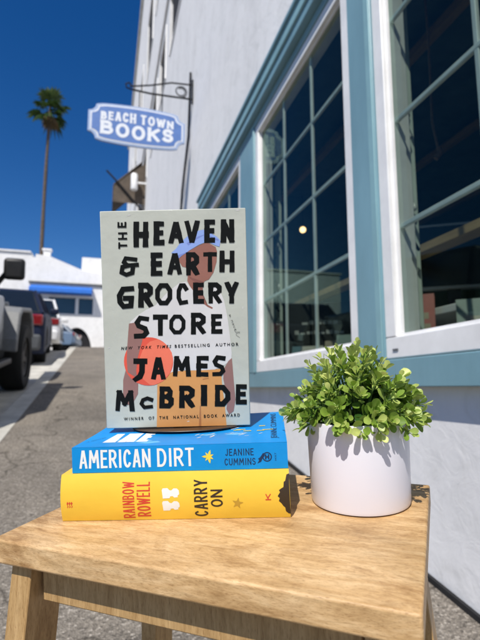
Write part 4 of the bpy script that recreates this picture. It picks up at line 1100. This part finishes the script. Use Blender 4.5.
def jeep(x, y, lab):
    r = empty('parked_jeep', loc=(x, y, zroad(x, y)+.004), rot=(SLOPE, 0, 0)); tag(r, lab, 'car', 'cars parked along the kerb')
    # local: +Y forward, right side at +X; origin under the middle
    mb = MB(); mb.box((-.76, -1.42, .52), (.76, .62, 1.12)); mb.box((-.70, -1.3, .42), (.70, 1.6, .56)); mb.build('body', M['jeep'], r, bevel=.04, seg=3)
    mb = MB(); mb.hexa([(-.70,.60,.60), (.70,.60,.60), (.56,1.80,.60), (-.56,1.80,.60)], [(-.68,.60,1.16), (.68,.60,1.16), (.54,1.80,1.09), (-.54,1.80,1.09)]); mb.build('hood', M['jeep'], r, bevel=.045, seg=3)
    mb = MB(); mb.box((-.57, 1.80, .60), (.57, 1.86, 1.08)); gr = mb.build('grille', M['jeep'], r, bevel=.02)
    mb = MB()
    for k in range(7): mb.box((-.26+.08*k-.022, 1.862, .68), (-.26+.08*k+.022, 1.866, 1.0))
    mb.build('grille_slots', M['blackp'], gr)
    for sx in (-1, 1):
        mb = MB(); mb.lathe([(0,.03),(.085,.025),(.095,0)], 20, Matrix.Translation((sx*.43, 1.862, .90)) @ Matrix.Rotation(R_(-90), 4, 'X')); mb.build('headlight', M['headlamp'], r, smooth=50)
        mb = MB(); mb.box((sx*.76-.07, -1.445, .86), (sx*.76+.05, -1.37, 1.08)); mb.build('tail_light', M['taillamp'], r, bevel=.015)
        mb = MB()      # mirror
        mb.box((sx*.93-.095, .08, 1.26), (sx*.93+.095, .17, 1.47)); mi = mb.build('mirror', M['blackp'], r, bevel=.035, seg=3)
        mb = MB(); mb.tube([(sx*.74, .20, 1.18), (sx*.86, .14, 1.33)], .025, 8); mb.build('mirror_arm', M['blackp'], mi)
        for yy, r0, r1 in ((1.40, .40, .56), (-1.0, .40, .56)):       # flat topped wheel arch flares
            mb = MB(); pr = [(-.62,.52), (-.60,.66), (-.44,.96), (-.30,1.02), (.34,1.02), (.52,.90), (.60,.66)]
            inn = [(p[0]*.90, p[1]-.055) for p in pr]; inn[0] = (-.56,.52); inn[-1] = (.54,.62)
            for a, b, c, d in zip(pr, pr[1:], inn[1:], inn):
                mb.hexa([(sx*.60, yy+a[0], a[1]), (sx*.60, yy+b[0], b[1]), (sx*.60, yy+c[0], c[1]), (sx*.60, yy+d[0], d[1])],
                        [(sx*.865, yy+a[0], a[1]-.015), (sx*.865, yy+b[0], b[1]-.015), (sx*.865, yy+c[0], c[1]-.015), (sx*.865, yy+d[0], d[1]-.015)])
            bmesh.ops.remove_doubles(mb.bm, verts=mb.bm.verts, dist=1e-4)
            mb.build('wheel_arch', M['flare'], r, bevel=.02)
            wheel(r, sx*.755, yy, .40, .25, sx, rim='blackp')
        mb = MB(); mb.box((sx*.762, -.62, .60), (sx*.768, .52, 1.10)); d_ = mb.build('door', M['jeep'], r, bevel=.003)
        mb = MB(); mb.box((sx*.775-.005, -.55, .96), (sx*.775+.02, -.40, .99)); mb.build('handle', M['blackp'], d_)
        mb = MB(); mb.box((sx*.80-.04, -.36, .40), (sx*.80+.05, .62, .46)); mb.build('side_step', M['blackp'], r, bevel=.015)
        mb = MB(); mb.face([(sx*.735, -.55, 1.16), (sx*.735, .47, 1.16), (sx*.70, .28, 1.66), (sx*.70, -.55, 1.66)]); mb.face([(sx*.735, -1.34, 1.16), (sx*.735, -.64, 1.16), (sx*.70, -.64, 1.66), (sx*.70, -1.34, 1.66)]); mb.build('side_window', M['carglass'], r)
    mb = MB(); mb.hexa([(-.72,-1.40,1.121), (.72,-1.40,1.121), (.72,.60,1.121), (-.72,.60,1.121)], [(-.685,-1.38,1.72), (.685,-1.38,1.72), (.685,.32,1.72), (-.685,.32,1.72)])
    mb.build('hard_top', M['blackp'], r, bevel=.04, seg=3)
    mb = MB(); mb.face([(-.62,.598,1.18), (.62,.598,1.18), (.60,.375,1.66), (-.60,.375,1.66)])
    for v in mb.bm.verts: v.co.y += .012
    mb.build('windscreen', M['carglass'], r)
    mb = MB(); mb.face([(-.55,-1.408,1.18), (.55,-1.408,1.18), (.53,-1.396,1.62), (-.53,-1.396,1.62)]); mb.build('rear_window', M['carglass'], r)
    mb = MB(); mb.box((-.82, 1.90, .46), (.82, 2.06, .64)); mb.build('front_bumper', M['blackp'], r, bevel=.03)
    mb = MB(); mb.box((-.78, -1.60, .46), (.78, -1.45, .62)); mb.build('rear_bumper', M['blackp'], r, bevel=.03)
    mb = MB(); mb.lathe([(.24,-.11),(.30,-.12),(.38,-.10),(.40,-.05),(.40,.05),(.38,.10),(.30,.12),(.24,.11)], 32, Matrix.Translation((.05, -1.57, 1.02)) @ Matrix.Rotation(R_(90), 4, 'X')); mb.lathe([(0,.07),(.24,.06),(.245,-.1)], 24, Matrix.Translation((.05, -1.57, 1.02)) @ Matrix.Rotation(R_(90), 4, 'X')); mb.build('spare_wheel', M['tyre'], r, smooth=50)
    return r
jeep(-1.83, 4.95, 'grey off-road car with black mirror and flat wheel arch flares cut by the left edge')

def car(name, x, y, rz, paint, lab, slope, L=4.3, Wd=1.76, H=1.46, suv=0.0, group='cars parked along the kerb', bump=None):
    z = zroad(x, y) if y < 20 else zroad(x, y)
    r = empty(name, loc=(x, y, z+.004), rot=(slope, 0, rz)); tag(r, lab, 'car', group)
    h = L/2; w2 = Wd/2
    low = [(-h,.34), (-h-.02,.62), (-h+.04,.90+.1*suv), (-h+.5,.96+.08*suv), (.62,.95+.05*suv), (h-.25,.80+.1*suv), (h-.02,.62), (h,.34), (h-.1,.22), (-h+.1,.22)]
    mb = MB(); n = len(low)
    secs = []
    for k, t in enumerate((-1, -.9, .9, 1)):
        sx = t*w2; sh = 0 if abs(t) < .95 else 1
        secs.append([mb.bm.verts.new((sx, p[0]*(1-.03*sh), p[1]-(.05*sh if p[1] > .7 else 0))) for p in low])
    for A, B in zip(secs, secs[1:]):
        for i in range(n):
            j = (i+1) % n; mb.bm.faces.new((A[i], A[j], B[j], B[i]))
    mb.bm.faces.new(secs[0]); mb.bm.faces.new(secs[-1][::-1])
    mb.build('body', paint, r, bevel=.035, seg=3)
    zb_ = .93+.06*suv
    rt = H
    rear0, rear1 = -h+.22-.1*suv, -h+.75-.35*suv
    mb = MB(); mb.hexa([(-w2+.07,rear0,zb_), (w2-.07,rear0,zb_), (w2-.07,.95,zb_), (-w2+.07,.95,zb_)], [(-w2+.24,rear1,rt), (w2-.24,rear1,rt), (w2-.24,.10,rt), (-w2+.24,.10,rt)])
    mb.build('cabin_glass', M['carglass'], r, bevel=.05, seg=3)
    mb = MB(); mb.hexa([(-w2+.215,rear1-.03,rt-.05), (w2-.215,rear1-.03,rt-.05), (w2-.215,.16,rt-.05), (-w2+.215,.16,rt-.05)], [(-w2+.27,rear1+.05,rt+.025), (w2-.27,rear1+.05,rt+.025), (w2-.27,.06,rt+.025), (-w2+.27,.06,rt+.025)])
    mb.build('roof', paint, r, bevel=.03, seg=3)
    for sx in (-1, 1):
        mb = MB()      # pillars
        for (a, b) in (((rear0+.03, zb_), (rear1+.02, rt)), ((-.35, zb_), (-.38, rt)), ((.93, zb_), (.10, rt))):
            mb = MB(); mb.tube([(sx*(w2-.066), a[0], a[1]), (sx*(w2-.235), b[0], b[1])], .035, 6); mb.build('pillar', paint, r)
        for yy in (-h+.85, h-.85):
            wheel(r, sx*(w2-.10), yy, .33, .20, sx)
            mb = MB(); mb.tube([(sx*(w2-.012), yy+.37*math.cos(a), .33+.37*math.sin(a)) for a in [math.pi*i/14 for i in range(15)]], .03, 6); mb.build('wheel_arch', M['blackp'], r, smooth=60)
        mb = MB(); mb.box((sx*(w2-.20)-.16, -h-.035, .72+.05*suv), (sx*(w2-.20)+.16, -h+.08, .90+.1*suv)); mb.build('tail_light', M['taillamp'], r, bevel=.03)
        mb = MB(); mb.box((sx*(w2-.26)-.18, h-.16, .60), (sx*(w2-.26)+.18, h+.01, .74)); mb.build('headlight', M['headlamp'], r, bevel=.03)
        mb = MB(); mb.box((sx*(w2+.07)-.09, .72, .95), (sx*(w2+.07)+.09, .80, 1.08)); mb.build('mirror', paint, r, bevel=.03)
        mb = MB(); mb.box((sx*(w2+.001), -.30, .80), (sx*(w2+.016), -.12, .83)); mb.build('door_handle', M['blackp'], r)
    mb = MB(); mb.box((-w2+.06, -h-.07, .30), (w2-.06, -h+.12, .58)); mb.build('rear_bumper', bump or paint, r, bevel=.05, seg=3)
    mb = MB(); mb.box((-w2+.06, h-.12, .28), (w2-.06, h+.06, .52)); mb.build('front_bumper', bump or paint, r, bevel=.05, seg=3)
    mb = MB(); mb.box((-.24, -h-.085, .60), (.24, -h-.03, .74)); mb.build('number_plate', M['plate'], r, bevel=.008)
    return r
car('parked_car', -2.13, 10.9, R_(4.5), M['carblue'], 'dark blue hatchback with red tail lights and grey bumper just beyond the grey off-road car', SLOPE*.97, 4.0, 1.78, 1.36, .35, bump=M['cargrey'])
car('parked_car', -2.28, 15.6, R_(4), M['carwhite'], 'white car farthest up along the kerb beyond the blue hatchback', math.atan(.078), 4.3, 1.76, 1.46)
car('parked_car', -3.6, 27.6, R_(80), M['carslate'], 'slate blue car parked in front of the dark arch of the white building', 0, 4.0, 1.7, 1.42, group='cars in front of the white building')

# ------------------------------------------------------------------ white building across the top of the street
FY = 30.0
gz = zwalk(-3, FY)-.25
wb = empty('white_building', loc=(-3, FY, gz)); tag(wb, 'low white building with sloping parapet and blue awning at the top of the street', 'building')
def wbb(mb, name, m, parent=wb, **k):
    o = mb.build(name, m, **k); o.data.transform(Matrix.Translation(-wb.location)); o.parent = parent; return o
face = [(-14,gz), (-14,8.1), (-4.62,8.1), (-4.62,7.85), (-4.42,7.85), (-4.42,8.06), (-3.62,7.98), (-1.55,7.18), (-.2,7.05), (-.2,gz)]
win = [(-3.55,4.45), (-.98,4.45), (-.98,5.46), (-3.55,5.46)]
arch_ = [(-2.75,gz+.02)]+[(-1.85+.9*math.cos(a), gz+.02+(3.62-gz)*math.sin(a)) for a in [math.pi-math.pi*i/16 for i in range(17)]][1:-1]+[(-.95,gz+.02)]
mb = MB(); mb.poly(face, [win, arch_], lambda x, y: V((x, FY, y)))
for lp in (win, arch_):      # depth of the openings
    for a, b in zip(lp, lp[1:]+lp[:1]): mb.face([(a[0], FY, a[1]), (b[0], FY, b[1]), (b[0], FY+.25, b[1]), (a[0], FY+.25, a[1])])
for a, b in zip(face, face[1:]): mb.face([(a[0], FY, a[1]), (b[0], FY, b[1]), (b[0], FY+9, b[1]), (a[0], FY+9, a[1])])
wbb(mb, 'wall', M['white_wall'])
mb = MB(); mb.poly(win, (), lambda x, y: V((x, FY+.2, y))); wp = wbb(mb, 'window', M['farglass'])
mb = MB(); mb.box((-2.0, FY-.03, 4.45), (-1.82, FY+.12, 5.46)); mb.box((-3.6, FY-.04, 4.38), (-.93, FY+.1, 4.46)); wbb(mb, 'window_post', M['white_wall'], wp)
mb = MB(); mb.poly(arch_, (), lambda x, y: V((x, FY+.24, y))); wbb(mb, 'arch_shade_sheet', M['recess_shade'])  # flat black sheet, the arch's inner shade put into its colour
mb = MB(); mb.box((-1.78, FY-.35, gz), (1.2, FY+.001, 6.28)); mb.box((-1.78, FY-.3, 7.0), (1.2, FY+5, 8.22))
wing = MB(); wing.box((-1.78, FY+.6, 6.9), (1.2, FY+6, 8.22)); wbb(wing, 'roof_block', M['white_wall'])
mb.bm.free()
mb = MB(); mb.hexa([(-4.56,FY-.85,5.62), (-1.05,FY-.85,5.62), (-1.05,FY-.02,5.62), (-4.56,FY-.02,5.62)], [(-4.56,FY-.85,5.84), (-1.05,FY-.85,5.84), (-1.05,FY-.02,6.15), (-4.56,FY-.02,6.15)]); wbb(mb, 'awning', M['awning_blue'])
mb = MB(); mb.box((-4.7, FY-.12, 6.26), (-.25, FY-.003, 6.36)); wbb(mb, 'ledge', M['cargrey'])  # dark grey colour makes the ledge read as a shadow line
mb = MB(); mb.box((-4.2, FY+1.5, 7.9), (-3.78, FY+1.9, 8.75)); mb.box((-4.27, FY+1.43, 8.751), (-3.71, FY+1.97, 8.86)); wbb(mb, 'chimney', M['white_wall'])
mb = MB(); mb.box((-9.4, FY-.05, 4.3), (-6.4, FY+.05, 6.0)); wbb(mb, 'garage_shutter', M['concrete'])
mb = MB(); mb.prism([(-14.1,8.101), (-4.70,8.101), (-4.70,8.2), (-14.1,8.2)], 1, FY-.1, FY+.4); wbb(mb, 'coping', M['white_wall'])

# ------------------------------------------------------------------ palm
PY = 41.0
pb = V((-.1325*PY, PY, zwalk(-3, PY)-.4)); ptop = V((-.1372*PY, PY, .592*PY))
pm = empty('palm_tree', loc=pb); tag(pm, 'very tall thin fan palm rising behind the white building', 'tree')
mb = MB(); H_ = (ptop-pb)
pts = []; rad = []
for i in range(15):
    f = i/14; pts.append(V((H_.x*f-.12*math.sin(f*3.1), 0, H_.z*f))); rad.append(.185-.065*f+.012*math.sin(i*2.1))
mb.tube(pts, rad, 10); mb.build('trunk', M['trunk'], pm, smooth=60)
mbF = MB(); ft = []; mbD = MB()
def fan(mbx, o, d, L, droop, tn):
    """petiole and a fan of pointed leaflets"""
    d = d.normalized(); side = d.cross(V((0,0,1)))
    if side.length < .05: side = V((1,0,0))
    side.normalize(); n = side.cross(d).normalized()
    hub = o+d*L*.42
    a = mbx.bm.verts.new(o-side*.025); b = mbx.bm.verts.new(o+side*.025); c = mbx.bm.verts.new(hub+side*.02); e = mbx.bm.verts.new(hub-side*.02)
    mbx.bm.faces.new((a, b, c, e)); ft.append(tn) if mbx is mbF else None
    nl = 13
    for i in range(nl):
        an = R_(-105+210*i/(nl-1)); ld = d*math.cos(an)+side*math.sin(an)
        l = L*.62*(.72+.28*math.cos(an))*rnd.uniform(.88, 1.08)
        w_ = l*.085
        p1 = hub+ld*l*.55+n*rnd.uniform(-.05,.05)*l; tip = hub+ld*l-V((0,0,1))*l*droop*rnd.uniform(.6, 1.3)
        sd_ = ld.cross(n).normalized()
        v = [mbx.bm.verts.new(q) for q in (hub-sd_*w_*.3, hub+sd_*w_*.3, p1+sd_*w_, tip, p1-sd_*w_)]
        mbx.bm.faces.new(v)
        if mbx is mbF: ft.append(min(1, max(0, tn+rnd.uniform(-.25, .25))))
tp = V((pts[-1].x, 0, H_.z))
for k in range(21):
    f = k/20; el = R_(82-112*f+rnd.uniform(-10, 10)); az = k*2.39996+rnd.uniform(-.3, .3)
    d = V((math.cos(el)*math.cos(az), math.cos(el)*math.sin(az), math.sin(el)))
    fan(mbF, tp+V((0,0,-.5*f)), d, rnd.uniform(1.45, 2.15), .2+.3*f, .75-.5*f)
for k in range(16):
    az = k*2.39996; el = R_(rnd.uniform(-80, -48)); d = V((math.cos(el)*math.cos(az), math.cos(el)*math.sin(az), math.sin(el)))
    fan(mbD, tp+V((0,0,-.45-rnd.uniform(0,.5))), d, rnd.uniform(1.0, 1.4), .35, 0)
fo = mbF.build('crown', M['frond'], pm, recalc=False)
at = fo.data.attributes.new('tone', 'FLOAT', 'FACE')
for i, t in enumerate(ft): at.data[i].value = t
mbD.build('dead_fronds', M['deadfrond'], pm, recalc=False)
